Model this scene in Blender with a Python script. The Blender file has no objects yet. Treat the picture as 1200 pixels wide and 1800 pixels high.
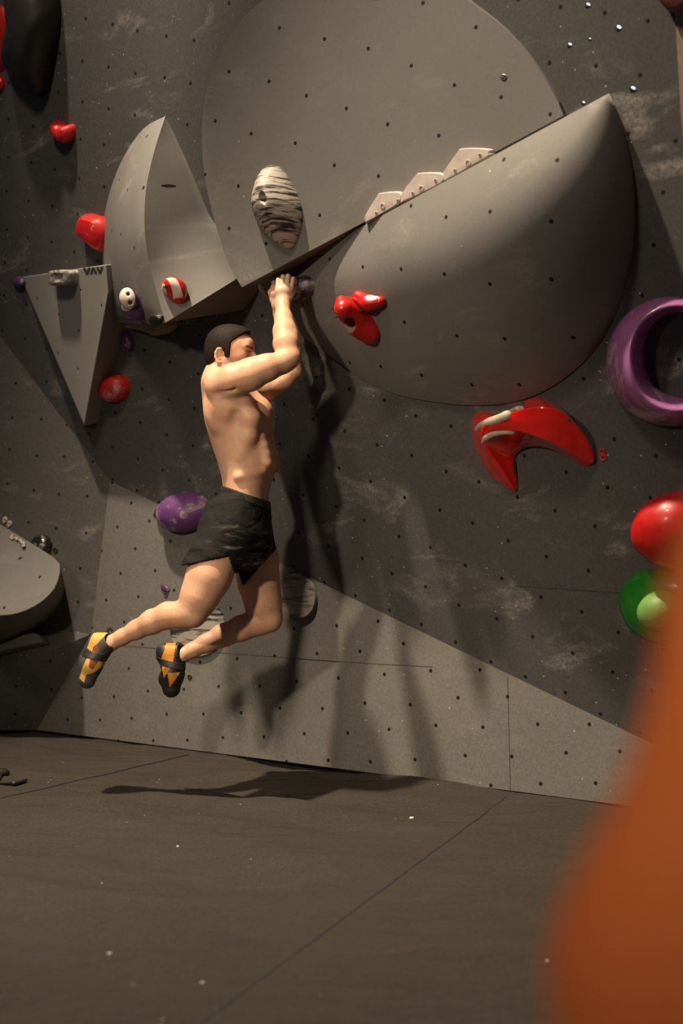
import bpy, math, random
import numpy as np
from mathutils import Vector, Matrix
from mathutils.bvhtree import BVHTree
random.seed(7)
SC = bpy.context.scene
COL = SC.collection
R = math.radians

# ------------------------------------------------------------------ camera
FPX, HY, CH = 2500.0, 920.0, 1.0          # focal length in pixels, horizon row, eye height
cd = bpy.data.cameras.new('camera'); cam = bpy.data.objects.new('camera', cd); COL.objects.link(cam)
cam.location = (0, 0, CH); cam.rotation_euler = (R(90), 0, 0)
cd.sensor_fit = 'VERTICAL'; cd.sensor_height = 36; cd.sensor_width = 24; cd.lens = 50
cd.shift_y = (HY - 900) / 1800.0
cd.clip_start = 0.05
cd.dof.use_dof = True; cd.dof.focus_distance = 5.35; cd.dof.aperture_fstop = 1.9
SC.camera = cam
# ------------------------------------------------------------------ light
w = bpy.data.worlds.new('world'); SC.world = w; w.use_nodes = True
w.node_tree.nodes['Background'].inputs[0].default_value = (0.80, 0.82, 1.0, 1)
w.node_tree.nodes['Background'].inputs[1].default_value = 0.05

def lamp(name, loc, target, power, size, col=(1, .80, .58), spot=None, blend=.4):
    ld = bpy.data.lights.new(name, 'SPOT' if spot else 'AREA')
    ld.energy = power; ld.color = col
    if spot:
        ld.shadow_soft_size = size; ld.spot_size = R(spot); ld.spot_blend = blend
    else:
        ld.shape = 'DISK'; ld.size = size
    o = bpy.data.objects.new(name, ld); COL.objects.link(o)
    o.location = loc
    o.rotation_euler = (Vector(target) - Vector(loc)).to_track_quat('-Z', 'Y').to_euler()
    return o
KEY = (-2.1, 3.85, 7.3)
lamp('ceiling_spot_key', KEY, (.1, 4.9, -.2), 4300, .12, spot=52, blend=1)
lamp('ceiling_spot_second', (-2.0, 1.8, 5.4), (.0, 5.4, 1.1), 340, .30, spot=85)
lamp('side_flood', (-2.9, .1, 2.7), (-.15, 5.4, .6), 800, .14, spot=35, blend=1)
lamp('added_onlooker_fill', (-1.9, -1.2, 2.6), (.28, .75, 1.22), 420, .2, spot=24, blend=1)  # added fill lamp, aimed only to brighten the orange onlooker
SC.view_settings.view_transform = 'Standard'; SC.view_settings.look = 'None'
SC.view_settings.gamma = 1.0; SC.view_settings.exposure = 0.0
SC.view_settings.use_curve_mapping = False

# ------------------------------------------------------------------ helpers
def V(px, py, Y):
    return Vector(((px - 600) / FPX * Y, Y, CH - (py - HY) / FPX * Y))
CAM = Vector((0, 0, CH))
def ray(px, py): return Vector(((px - 600) / FPX, 1.0, -(py - HY) / FPX))
class Plane:
    def __init__(s, p, n):
        s.o = Vector(p); s.n = Vector(n).normalized()
        if s.n.y > 0: s.n = -s.n
        s.u = Vector((0, 0, 1)).cross(-s.n)
        s.u = s.n.cross(Vector((0, 0, 1))) * -1
        s.u.normalize()
        if s.u.x < 0: s.u = -s.u
        s.v = s.n.cross(s.u).normalized()
        if s.v.z < 0: s.v = -s.v
    def P(s, px, py, h=0.0):
        r = ray(px, py)
        t = ((s.o + s.n * h) - CAM).dot(s.n) / r.dot(s.n)
        return CAM + r * t
    def h(s, p): return (p - s.o).dot(s.n)
def plane3(a, b, c): return Plane(a, (b - a).cross(c - a))

def tag(o, label=None, cat=None, group=None, kind=None):
    if label: o['label'] = label
    if cat: o['category'] = cat
    if group: o['group'] = group
    if kind: o['kind'] = kind
    return o
WLOC = {}
def mk(name, verts, faces, mat=None, parent=None, smooth=False, uvp=None, center=True, mats=None, fm=None, sharp=None):
    me = bpy.data.meshes.new(name)
    vs = [Vector(v) for v in verts] if not isinstance(verts, np.ndarray) else verts
    if isinstance(vs, np.ndarray):
        c = Vector(((vs.min(0) + vs.max(0)) / 2).tolist())
        loc = vs - np.array(c)
        me.from_pydata(loc.tolist(), [], faces if isinstance(faces, list) else faces.tolist())
    else:
        c = sum(vs, Vector()) / len(vs)
        me.from_pydata([v - c for v in vs], [], faces)
    o = bpy.data.objects.new(name, me); COL.objects.link(o)
    o.location = c
    if mats:
        for m in mats: me.materials.append(m)
    elif mat: me.materials.append(mat)
    if fm is not None: me.polygons.foreach_set('material_index', fm)
    if smooth: me.polygons.foreach_set('use_smooth', [True] * len(me.polygons))
    if uvp:
        uv = me.uv_layers.new(name='UVMap')
        for l in me.loops:
            p = me.vertices[l.vertex_index].co + c - uvp.o
            uv.data[l.index].uv = (p.dot(uvp.u), p.dot(uvp.v))
    me.update()
    if sharp is not None: me.set_sharp_from_angle(angle=R(sharp))
    if parent:
        o.parent = parent; o.matrix_parent_inverse = Matrix.Identity(4)
        o.location = c - WLOC.get(parent.name, parent.location)
    WLOC[o.name] = c.copy()
    return o
def empty(name, loc):
    o = bpy.data.objects.new(name, None); COL.objects.link(o); o.location = loc; o.empty_display_size = .05
    return o

# ------------------------------------------------------------------ signed distance sculpting
class Field:
    """a small sculpting grid: smooth unions and cuts, skinned with surface nets"""
    def __init__(s, lo, hi, h):
        s.lo = np.array(lo, dtype=np.float64); s.h = h
        s.n = np.ceil((np.array(hi) - s.lo) / h).astype(int) + 1
        s.F = np.full(tuple(s.n), 0.5, np.float32)
        s.ax = [(s.lo[i] + h * np.arange(s.n[i])).astype(np.float32) for i in range(3)]
    def region(s, lo, hi):
        a = np.clip(np.floor((np.array(lo) - s.lo) / s.h).astype(int), 0, s.n)
        b = np.clip(np.ceil((np.array(hi) - s.lo) / s.h).astype(int) + 1, 0, s.n)
        sl = tuple(slice(a[i], b[i]) for i in range(3))
        X = s.ax[0][sl[0]][:, None, None]; Y = s.ax[1][sl[1]][None, :, None]; Z = s.ax[2][sl[2]][None, None, :]
        return sl, X, Y, Z
    def put(s, sl, d, k, op):
        f = s.F[sl]
        if f.size == 0: return
        d = d.astype(np.float32)
        if op == '+':
            e = np.maximum(k - np.abs(f - d), 0) / k
            s.F[sl] = np.minimum(f, d) - e * e * k * .25
        elif op == '-':
            e = np.maximum(k - np.abs(f + d), 0) / k
            s.F[sl] = np.maximum(f, -d) + e * e * k * .25
        elif op == '&':
            s.F[sl] = np.maximum(f, d)
    def cap(s, a, b, ra, rb=None, k=.01, op='+', flat=None):
        """tapered capsule; flat=(axis, factor) squashes it along a unit axis"""
        rb = ra if rb is None else rb
        a = np.array(a); b = np.array(b); m = max(ra, rb) * 1.0 + k + 2 * s.h
        sl, X, Y, Z = s.region(np.minimum(a, b) - m, np.maximum(a, b) + m)
        ab = b - a; L = float(ab @ ab) + 1e-12
        x, y, z = X - a[0], Y - a[1], Z - a[2]
        t = np.clip((x * ab[0] + y * ab[1] + z * ab[2]) / L, 0, 1)
        dx, dy, dz = x - t * ab[0], y - t * ab[1], z - t * ab[2]
        q = dx * dx + dy * dy + dz * dz
        r = ra + (rb - ra) * t
        if flat:
            n = np.array(flat[0], float); n /= np.linalg.norm(n); fc = flat[1]
            c = dx * n[0] + dy * n[1] + dz * n[2]
            q = q + c * c * (1 / fc ** 2 - 1)
            d = (np.sqrt(q) - r) * (fc if fc < 1 else 1) ** .5
        else: d = np.sqrt(q) - r
        s.put(sl, d, k, op); return s
    def ell(s, c, rad, M=None, k=.01, op='+'):
        c = np.array(c); rad = np.array(rad, float); m = rad.max() + k + 2 * s.h
        sl, X, Y, Z = s.region(c - m, c + m)
        x, y, z = X - c[0], Y - c[1], Z - c[2]
        if M is not None:
            M = [np.array(v) for v in M]
            x, y, z = [x * v[0] + y * v[1] + z * v[2] for v in M]
        k0 = np.sqrt((x / rad[0]) ** 2 + (y / rad[1]) ** 2 + (z / rad[2]) ** 2)
        k1 = np.sqrt((x / rad[0] ** 2) ** 2 + (y / rad[1] ** 2) ** 2 + (z / rad[2] ** 2) ** 2) + 1e-9
        s.put(sl, k0 * (k0 - 1) / k1, k, op); return s
    def box(s, c, half, M, r=.005, k=.01, op='+'):
        c = np.array(c); m = float(np.linalg.norm(half)) + k + 2 * s.h
        sl, X, Y, Z = s.region(c - m, c + m)
        x, y, z = X - c[0], Y - c[1], Z - c[2]
        q = [np.abs(x * v[0] + y * v[1] + z * v[2]) - (half[i] - r) for i, v in enumerate(M)]
        d = np.sqrt(sum(np.maximum(a, 0) ** 2 for a in q)) + np.minimum(np.maximum(np.maximum(q[0], q[1]), q[2]), 0) - r
        s.put(sl, d, k, op); return s
    def half(s, p, n):
        """keep the side n points away from"""
        n = np.array(n); n = n / np.linalg.norm(n); p = np.array(p)
        d = (s.ax[0][:, None, None] - p[0]) * n[0] + (s.ax[1][None, :, None] - p[1]) * n[1] + (s.ax[2][None, None, :] - p[2]) * n[2]
        s.F = np.maximum(s.F, d.astype(np.float32)); return s
    def loft(s, secs, k=.01, op='+', yaw=0.0, cap_r=.03):
        """stack of ellipses: (z, cx, cy, ax, ay), interpolated smoothly"""
        secs = sorted(secs); z = np.array([q[0] for q in secs])
        lo = [min(q[1] - max(q[3], q[4]) for q in secs) - k - .02, min(q[2] - max(q[3], q[4]) for q in secs) - k - .02, z[0] - .06]
        hi = [max(q[1] + max(q[3], q[4]) for q in secs) + k + .02, max(q[2] + max(q[3], q[4]) for q in secs) + k + .02, z[-1] + .06]
        sl, X, Y, Z = s.region(lo, hi)
        zz = np.clip(Z.ravel(), z[0], z[-1])
        def cr(v):
            v = np.array(v, float); i = np.clip(np.searchsorted(z, zz) - 1, 0, len(z) - 2)
            t = (zz - z[i]) / (z[i + 1] - z[i]); m = np.gradient(v, z); hh = z[i + 1] - z[i]
            return ((2*t**3-3*t**2+1)*v[i] + (t**3-2*t**2+t)*hh*m[i] + (-2*t**3+3*t**2)*v[i+1] + (t**3-t**2)*hh*m[i+1])[None, None, :]
        cx, cy, a, b = [cr([q[j] for q in secs]) for j in (1, 2, 3, 4)]
        x, y = X - cx, Y - cy
        c, sn = math.cos(yaw), math.sin(yaw)
        x, y = x * c + y * sn, -x * sn + y * c
        rr = np.sqrt((x / a) ** 2 + (y / b) ** 2)
        d = (rr - 1) * np.minimum(a, b)
        dz = np.maximum(np.maximum(z[0] - Z, Z - z[-1]), 0)
        d = np.where(dz > 0, np.sqrt(np.maximum(d + cap_r, 0) ** 2 + dz ** 2) - cap_r, d)
        s.put(sl, d, k, op); return s
    def mesh(s):
        F = s.F; h = s.h; nx, ny, nz = F.shape
        S = F < 0
        c = np.zeros((nx - 1, ny - 1, nz - 1), np.int8)
        offs = [(i, j, k) for i in (0, 1) for j in (0, 1) for k in (0, 1)]
        for i, j, k in offs: c += S[i:nx - 1 + i, j:ny - 1 + j, k:nz - 1 + k]
        act = (c > 0) & (c < 8)
        idx = np.argwhere(act)
        vals = np.stack([F[idx[:, 0] + i, idx[:, 1] + j, idx[:, 2] + k] for i, j, k in offs], 1)
        pos = np.zeros((len(idx), 3)); cnt = np.zeros(len(idx))
        for a in range(8):
            for b in range(a + 1, 8):
                d = np.array(offs[b]) - np.array(offs[a])
                if np.abs(d).sum() != 1: continue
                fa, fb = vals[:, a], vals[:, b]
                m = (fa < 0) != (fb < 0)
                t = np.where(m, fa / np.where(m, fa - fb, 1), 0)
                pos += np.where(m[:, None], np.array(offs[a])[None] + t[:, None] * d[None], 0); cnt += m
        pos = pos / cnt[:, None] + idx
        vid = np.full(act.shape, -1, np.int32); vid[act] = np.arange(len(idx))
        quads = []
        for ax in range(3):
            sl0 = [slice(1, -1)] * 3; sl1 = [slice(1, -1)] * 3
            sl0[ax] = slice(0, -1); sl1[ax] = slice(1, None)
            e = S[tuple(sl0)] != S[tuple(sl1)]
            g = np.argwhere(e)
            for q in range(3):
                if q != ax: g[:, q] += 1
            p, q = (ax + 1) % 3, (ax + 2) % 3
            def cell(dp, dq):
                t = g.copy(); t[:, p] += dp; t[:, q] += dq
                return vid[t[:, 0], t[:, 1], t[:, 2]]
            Q = np.stack([cell(-1, -1), cell(0, -1), cell(0, 0), cell(-1, 0)], 1)
            inside = S[g[:, 0], g[:, 1], g[:, 2]]
            Q[~inside] = Q[~inside][:, ::-1]
            quads.append(Q)
        Q = np.concatenate(quads)
        Q = Q[(Q >= 0).all(1)]
        return pos * h + s.lo, Q
def relax(P, Q, n=2, lam=.5):
    E = np.concatenate([Q[:, [0, 1]], Q[:, [1, 2]], Q[:, [2, 3]], Q[:, [3, 0]]])
    for _ in range(n):
        for l in (lam, -lam * 1.02):
            acc = np.zeros_like(P); cnt = np.zeros(len(P))
            for a, b in ((0, 1), (1, 0)):
                for d in range(3): acc[:, d] += np.bincount(E[:, a], P[E[:, b], d], len(P))
                cnt += np.bincount(E[:, a], minlength=len(P))
            P = P + l * (acc / cnt[:, None] - P)
    return P
def sculpt(name, F, mat, parent=None, n=2, **kw):
    P, Q = F.mesh(); P = relax(P, Q, n)
    return mk(name, P, Q, mat, parent, smooth=True, **kw)

# ------------------------------------------------------------------ materials
def nodes(name):
    m = bpy.data.materials.new(name); m.use_nodes = True
    nt = m.node_tree; b = nt.nodes['Principled BSDF']
    return m, nt, b
def N(nt, t, **kw):
    n = nt.nodes.new(t)
    for k, v in kw.items():
        if k in ('op', 'operation'): n.operation = v
        elif hasattr(n, k) and not isinstance(v, (list, tuple)): setattr(n, k, v)
    return n
def math_(nt, op, a, b=None, clamp=False):
    n = nt.nodes.new('ShaderNodeMath'); n.operation = op; n.use_clamp = clamp
    for i, v in enumerate((a, b)):
        if v is None: continue
        if isinstance(v, (int, float)): n.inputs[i].default_value = v
        else: nt.links.new(v, n.inputs[i])
    return n.outputs[0]
def mixc(nt, f, a, b):
    n = nt.nodes.new('ShaderNodeMix'); n.data_type = 'RGBA'
    if isinstance(f, (int, float)): n.inputs[0].default_value = f
    else: nt.links.new(f, n.inputs[0])
    for i, v in ((6, a), (7, b)):
        if isinstance(v, (tuple, list)): n.inputs[i].default_value = (*v[:3], 1)
        else: nt.links.new(v, n.inputs[i])
    return n.outputs[2]
def noise(nt, vec, scale, detail=4, rough=.55, dist=0.0):
    n = nt.nodes.new('ShaderNodeTexNoise'); n.inputs['Scale'].default_value = scale
    n.inputs['Detail'].default_value = detail; n.inputs['Roughness'].default_value = rough
    n.inputs['Distortion'].default_value = dist
    nt.links.new(vec, n.inputs['Vector']); return n.outputs[0]
def ramp(nt, f, a, b):
    n = nt.nodes.new('ShaderNodeMapRange'); n.inputs[1].default_value = a; n.inputs[2].default_value = b
    nt.links.new(f, n.inputs[0]); return n.outputs[0]
def mapping(nt, vec, rot=(0, 0, 0), scale=(1, 1, 1), loc=(0, 0, 0)):
    n = nt.nodes.new('ShaderNodeMapping'); n.inputs['Rotation'].default_value = rot
    n.inputs['Scale'].default_value = scale; n.inputs['Location'].default_value = loc
    nt.links.new(vec, n.inputs[0]); return n.outputs[0]
def bump(nt, b, h, strength=.3, dist=.01):
    n = nt.nodes.new('ShaderNodeBump'); n.inputs['Strength'].default_value = strength
    n.inputs['Distance'].default_value = dist
    nt.links.new(h, n.inputs['Height']); nt.links.new(n.outputs[0], b.inputs['Normal'])

def paint(name, base, hole=.165, rot=18, speck=1.0, chalk=.5, hole_r=.0075, seed=0.0, rough=.75, jitter=.12, grain=.5):
    """sanded wall paint with bolt holes, chalk scuffs and small chips"""
    m, nt, b = nodes(name)
    uv = nt.nodes.new('ShaderNodeUVMap').outputs[0]
    uv = mapping(nt, uv, loc=(seed, seed * .7, 0))
    big = noise(nt, uv, 1.3, 5, .6)
    fine = noise(nt, nt.nodes.new('ShaderNodeTexCoord').outputs['Object'], 90, 4, .75)
    c = mixc(nt, ramp(nt, big, .3, .75), [x * .86 for x in base], [x * 1.14 for x in base])
    c = mixc(nt, ramp(nt, fine, .3, .8), c, mixc(nt, grain, c, [min(1, x * 2.2) for x in base]))
    # chalk scuffs: streaky noise, masked
    sv = mapping(nt, uv, rot=(0, 0, R(-35)), scale=(2.2, 5.0, 1))
    st = ramp(nt, noise(nt, sv, 1.5, 6, .62, .8), .54, .74)
    st2 = ramp(nt, noise(nt, uv, 2.4, 3, .5), .43, .60)
    st = math_(nt, 'MULTIPLY', st, st2)
    st = math_(nt, 'MULTIPLY', st, ramp(nt, noise(nt, uv, 60, 3, .8), .3, .65))
    st = math_(nt, 'MULTIPLY', st, chalk)
    c = mixc(nt, st, c, (.34, .32, .29))
    # chips and specks
    v2 = nt.nodes.new('ShaderNodeTexVoronoi'); v2.inputs['Scale'].default_value = 28
    nt.links.new(uv, v2.inputs['Vector'])
    sp = math_(nt, 'LESS_THAN', v2.outputs['Distance'], .085)
    sx = nt.nodes.new('ShaderNodeSeparateColor'); nt.links.new(v2.outputs['Color'], sx.inputs[0])
    sp = math_(nt, 'MULTIPLY', sp, math_(nt, 'LESS_THAN', sx.outputs[0], .16 * speck))
    sp = math_(nt, 'MULTIPLY', sp, ramp(nt, noise(nt, uv, 3.1, 2), .38, .6))
    c = mixc(nt, math_(nt, 'MULTIPLY', sp, .75), c, (.62, .58, .47))
    # bolt holes
    hv = mapping(nt, uv, rot=(0, 0, R(rot)))
    v = nt.nodes.new('ShaderNodeTexVoronoi'); v.voronoi_dimensions = '2D'
    v.inputs['Scale'].default_value = 1 / hole; v.inputs['Randomness'].default_value = jitter
    nt.links.new(hv, v.inputs['Vector'])
    hl = math_(nt, 'LESS_THAN', v.outputs['Distance'], hole_r / hole)
    c = mixc(nt, hl, c, (.006, .006, .006))
    nt.links.new(c, b.inputs['Base Color'])
    b.inputs['Roughness'].default_value = rough
    b.inputs['Specular IOR Level'].default_value = .3
    hh = math_(nt, 'SUBTRACT', math_(nt, 'MULTIPLY', fine, .15), math_(nt, 'LESS_THAN', v.outputs['Distance'], hole_r * 1.3 / hole))
    bump(nt, b, hh, .35, .004)
    return m
def plastic(name, col, rough=.35, chalk=0.0, coat=0.0, chalk_scale=9, sub=None, spec=.5):
    m, nt, b = nodes(name)
    g = nt.nodes.new('ShaderNodeTexCoord').outputs['Object']
    n1 = noise(nt, g, 25, 4)
    c = mixc(nt, ramp(nt, n1, .3, .7), [x * .88 for x in col], [min(1, x * 1.1) for x in col])
    if chalk:
        f = math_(nt, 'MULTIPLY', ramp(nt, noise(nt, g, chalk_scale, 6, .7, .5), .62 - chalk * .22, .74 - chalk * .16), .8)
        c = mixc(nt, f, c, (.58, .54, .50))
        nt.links.new(math_(nt, 'ADD', math_(nt, 'MULTIPLY', f, .4), rough, True), b.inputs['Roughness'])
    else: b.inputs['Roughness'].default_value = rough
    nt.links.new(c, b.inputs['Base Color'])
    b.inputs['Coat Weight'].default_value = coat; b.inputs['Coat Roughness'].default_value = .08
    b.inputs['Specular IOR Level'].default_value = spec
    bump(nt, b, noise(nt, g, 160, 3), .12, .002)
    return m
def streaked(name, light, dark, scale=(3, 26, 3), rot=(0, 0, 0), thr=(.52, .62), rough=.6, freq=2.2):
    m, nt, b = nodes(name)
    g = nt.nodes.new('ShaderNodeTexCoord').outputs['Object']
    s = mapping(nt, g, rot=rot, scale=scale)
    f = ramp(nt, noise(nt, s, freq, 5, .65, .3), *thr)
    c = mixc(nt, f, light, dark)
    nt.links.new(c, b.inputs['Base Color']); b.inputs['Roughness'].default_value = rough
    return m

M_UP = paint('upper_wall_paint', (.057, .057, .057), rot=20, chalk=1.0, speck=3.2)
M_LEFT = paint('left_wall_paint', (.072, .070, .066), rot=8, chalk=.9, speck=2.6, seed=3.1)
M_KICK = paint('kick_panel_paint', (.118, .113, .104), rot=38, chalk=.3, speck=2.2, hole=.155, seed=5.3)
M_VOL = paint('volume_paint', (.145, .140, .131), hole=.19, rot=25, chalk=.55, speck=.25, hole_r=.007, seed=8.2, jitter=.2, grain=.12)
M_VOL2 = paint('lower_volume_paint', (.148, .143, .135), hole=.2, rot=12, chalk=.75, speck=.3, hole_r=.007, seed=1.4, jitter=.2, grain=.12)
M_TRI = paint('pale_volume_paint', (.26, .25, .235), hole=.19, rot=25, chalk=.5, speck=.3, hole_r=.006, seed=4.4, jitter=.2, grain=.12)
M_BEIGE = paint('beige_wall_paint', (.16, .12, .085), hole=.3, chalk=.1, speck=.4, seed=9.9)
M_DARKGAP = plastic('dark_joint', (.015, .015, .015), .9)
M_RED = plastic('red_hold', (.42, .008, .007), .38, coat=.25)
M_REDG = plastic('glossy_red_hold', (.72, .010, .006), .18, coat=.9)
M_REDC = plastic('chalky_red_hold', (.52, .014, .012), .45, chalk=.1)
M_PUR = plastic('purple_hold', (.075, .03, .10), .45, chalk=.15)
M_PURG = plastic('glossy_purple_hold', (.33, .12, .31), .22, chalk=.22, coat=.6, chalk_scale=5)
M_PURD = plastic('dark_purple_hold', (.05, .025, .07), .5, chalk=.5)
M_BLK = plastic('black_hold', (.009, .009, .009), .5)
M_BLKG = plastic('glossy_black_hold', (.01, .01, .01), .15, chalk=.45, coat=.6, chalk_scale=12)
M_GRN = plastic('green_hold', (.012, .15, .010), .3, coat=.4)
M_LGRN = plastic('light_green_dome', (.13, .30, .07), .5)
M_WHT = plastic('white_hold', (.50, .44, .38), .55)
M_CREAM = plastic('cream_hold', (.30, .25, .19), .55)
M_CHALK = plastic('chalk', (.62, .58, .54), .9)
M_STEEL = plastic('steel_bolt', (.20, .19, .18), .35); M_STEEL.node_tree.nodes['Principled BSDF'].inputs['Metallic'].default_value = .8
# ------------------------------------------------------------------ the wall planes
kick = Plane(V(65, 1283, 6.887), ((-.597), -.802, 0))
kb0, kb1 = V(65, 1283, 2500 / 363.), V(1070, 1412, 2500 / 492.)
kdir = (kb1 - kb0).normalized()
kick = Plane(kb0, (kdir.y, -kdir.x, 0))
Pa, Pb = kick.P(193, 845), kick.P(1100, 1285)
Pc = V(530, 490, 5.55)
D = plane3(Pa, Pb, Pc)
Pfold = D.P(-60, 511)
Plow = kick.P(160, 1115)
B = plane3(Pa, Pfold, Plow)

def poly(name, pts, mat, pl, kind='structure', back=.06):
    n = len(pts)
    vs = [Vector(p) for p in pts] + [Vector(p) - pl.n * back for p in pts]
    fs = [tuple(range(n)), tuple(reversed(range(n, 2 * n)))] + [(i, n + i, n + (i + 1) % n, (i + 1) % n) for i in range(n)]
    o = mk(name, vs, fs, mat, uvp=pl)
    tag(o, kind=kind); return o
k_end = kb0 + kdir * 4.6
kt_end = Pa + (Pb - Pa) * 1.27
WK = poly('wall_lower', [kb0, k_end, Vector((kt_end.x, kt_end.y, 0)), kt_end, Pa, Plow], M_KICK, kick)
# folded light strip at the far right top
f1, f2, f3 = D.P(1172, -220), D.P(1196, 200), D.P(1262, 900)
top = -330
WU = poly('wall_upper', [Pa, Pb + (Pb - Pa) * .5, D.P(1420, 1200), D.P(1300, 1200), f3, f2, f1, D.P(1160, top), D.P(-300, top), D.P(-300, 150), Pfold], M_UP, D)
rr = f2 + Vector((.5, -.75, .1)); rq = f1 + Vector((.5, -.75, 0)); r3 = f3 + Vector((.5, -.75, 0))
PR = plane3(f2, f1, rr)
WR = poly('wall_right', [f3, r3, rr, rq, f1, f2], M_BEIGE, PR)
bl0, bl1 = B.P(-250, 1040), B.P(-250, 400)
WL = poly('wall_left', [Pfold, B.P(-250, 430), bl0, B.P(0, 1062), Plow, Pa], M_LEFT, B)
fl = V(-250, 1284, 2500 / 364.)
C1 = plane3(kb0, Plow, fl)
WC = poly('wall_left_foot', [kb0, Plow, B.P(0, 1062), bl0, fl], M_LEFT, C1)

# mat floor, wrinkled cover
def fabric_mat():
    m, nt, b = nodes('mat_cover')
    g = nt.nodes.new('ShaderNodeTexCoord').outputs['Generated']
    g = nt.nodes.new('ShaderNodeNewGeometry').outputs['Position']
    base = (.030, .0262, .0215)
    c = mixc(nt, ramp(nt, noise(nt, mapping(nt, g, rot=(0, 0, .5), scale=(1, 2.2, 1)), 2.2, 6, .65), .3, .7), [x * .78 for x in base], [x * 1.18 for x in base])
    f = noise(nt, g, 130, 4, .8)
    c = mixc(nt, ramp(nt, f, .3, .75), mixc(nt, .35, c, (.015, .013, .011)), mixc(nt, .4, c, (.09, .078, .065)))
    v2 = nt.nodes.new('ShaderNodeTexVoronoi'); v2.inputs['Scale'].default_value = 22
    nt.links.new(g, v2.inputs['Vector'])
    sx = nt.nodes.new('ShaderNodeSeparateColor'); nt.links.new(v2.outputs['Color'], sx.inputs[0])
    sp = math_(nt, 'MULTIPLY', math_(nt, 'LESS_THAN', v2.outputs['Distance'], .06), math_(nt, 'LESS_THAN', sx.outputs[0], .08))
    c = mixc(nt, math_(nt, 'MULTIPLY', sp, .6), c, (.6, .57, .5))
    nt.links.new(c, b.inputs['Base Color']); b.inputs['Roughness'].default_value = .9
    b.inputs['Specular IOR Level'].default_value = .2
    wv = mapping(nt, g, rot=(0, 0, R(-32)), scale=(.9, 3.2, 1))
    wr_ = noise(nt, wv, 1.6, 5, .55, 1.4)
    hh = math_(nt, 'ADD', math_(nt, 'MULTIPLY', f, .05), wr_)
    bump(nt, b, hh, .9, .05)
    return m
M_MAT = fabric_mat()
def G(px, py): return V(px, py, CH * FPX / (py - HY))
def wr(x, y):
    # wrinkles in the cover: long soft ripples, stronger near the wall
    from mathutils import noise as nz
    z = .028 * nz.noise((x * 1.1 + 3, y * 2.6, 0))
    a = x * .50 + y * .87
    z += .030 * nz.noise((a * 5.2, (x - y) * .8, 4.0)) + z * 0 + .007 * nz.noise((x * 7, y * 9, 2.0))
    z += .026 * max(0, nz.noise((a * 9, (x - y) * 1.1, 9.0)))
    dd = min(abs((x - p.x) * q.y - (y - p.y) * q.x) for p, q in SEAMS)
    return (z - .006) * min(1, .08 + dd / .4) - .006 if y > 1.0 else -.006
def _sl(a, b): d = (b - a).normalized(); return (a, d)
SEAMS = [_sl(G(893, 1396), G(330, 1812)), _sl(G(330, 1324), G(-80, 1420))]
def matfloor():
    xs = np.linspace(-3.2, 3.2, 200); ys = np.linspace(-1.2, 8.0, 300)
    vs = [(x, y, wr(x, y)) for y in ys for x in xs]
    n = len(xs)
    fs = [(j * n + i, j * n + i + 1, (j + 1) * n + i + 1, (j + 1) * n + i) for j in range(len(ys) - 1) for i in range(n - 1)]
    o = mk('floor', vs, fs, M_MAT, smooth=True); tag(o, kind='structure'); return o
FL = matfloor()
def seam(name, pts, wdt, mat, lift=.003, kind='structure', fn=None):
    vs = []; fs = []
    P_ = []
    for a, b in zip(pts[:-1], pts[1:]):
        for t in np.linspace(0, 1, 24, endpoint=False): P_.append(a.lerp(b, t))
    P_.append(pts[-1])
    d = (pts[-1] - pts[0]).normalized(); sd = d.cross(fn)
    sd.normalize()
    for p in P_:
        q = p.copy()
        if fn.z > .9: q.z = wr(q.x, q.y)
        for e, l in ((-1, -.004), (-.8, lift), (.8, lift), (1, -.004)):
            vs.append(q + sd * wdt * e + fn * l)
    for i in range(len(P_) - 1):
        for j in range(3): fs.append((i*4+j, i*4+j+1, i*4+4+j+1, i*4+4+j))
    o = mk(name, vs, fs, mat, smooth=False); tag(o, kind=kind); return o
UPV = Vector((0, 0, 1))
seam('trim_1', [G(893, 1396), G(620, 1597), G(330, 1812)], .0045, M_DARKGAP, fn=UPV, lift=.0015)
seam('trim_2', [G(330, 1324), G(170, 1362), G(-80, 1420)], .007, M_DARKGAP, fn=UPV)
seam('trim_3', [kick.P(892, 1190), kick.P(897, 1396)], .0012, M_DARKGAP, fn=kick.n, lift=.001)
seam('trim_4', [kick.P(272, 1232), kick.P(276, 1312)], .0008, M_KICK, fn=kick.n, lift=.001)
seam('trim_5', [kick.P(196, 1134), kick.P(640, 1166), kick.P(760, 1172)], .0009, M_DARKGAP, fn=kick.n, lift=.001)
seam('trim_6', [D.P(905, 1030), D.P(1100, 1043)], .0009, M_DARKGAP, fn=D.n, lift=.001)

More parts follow.
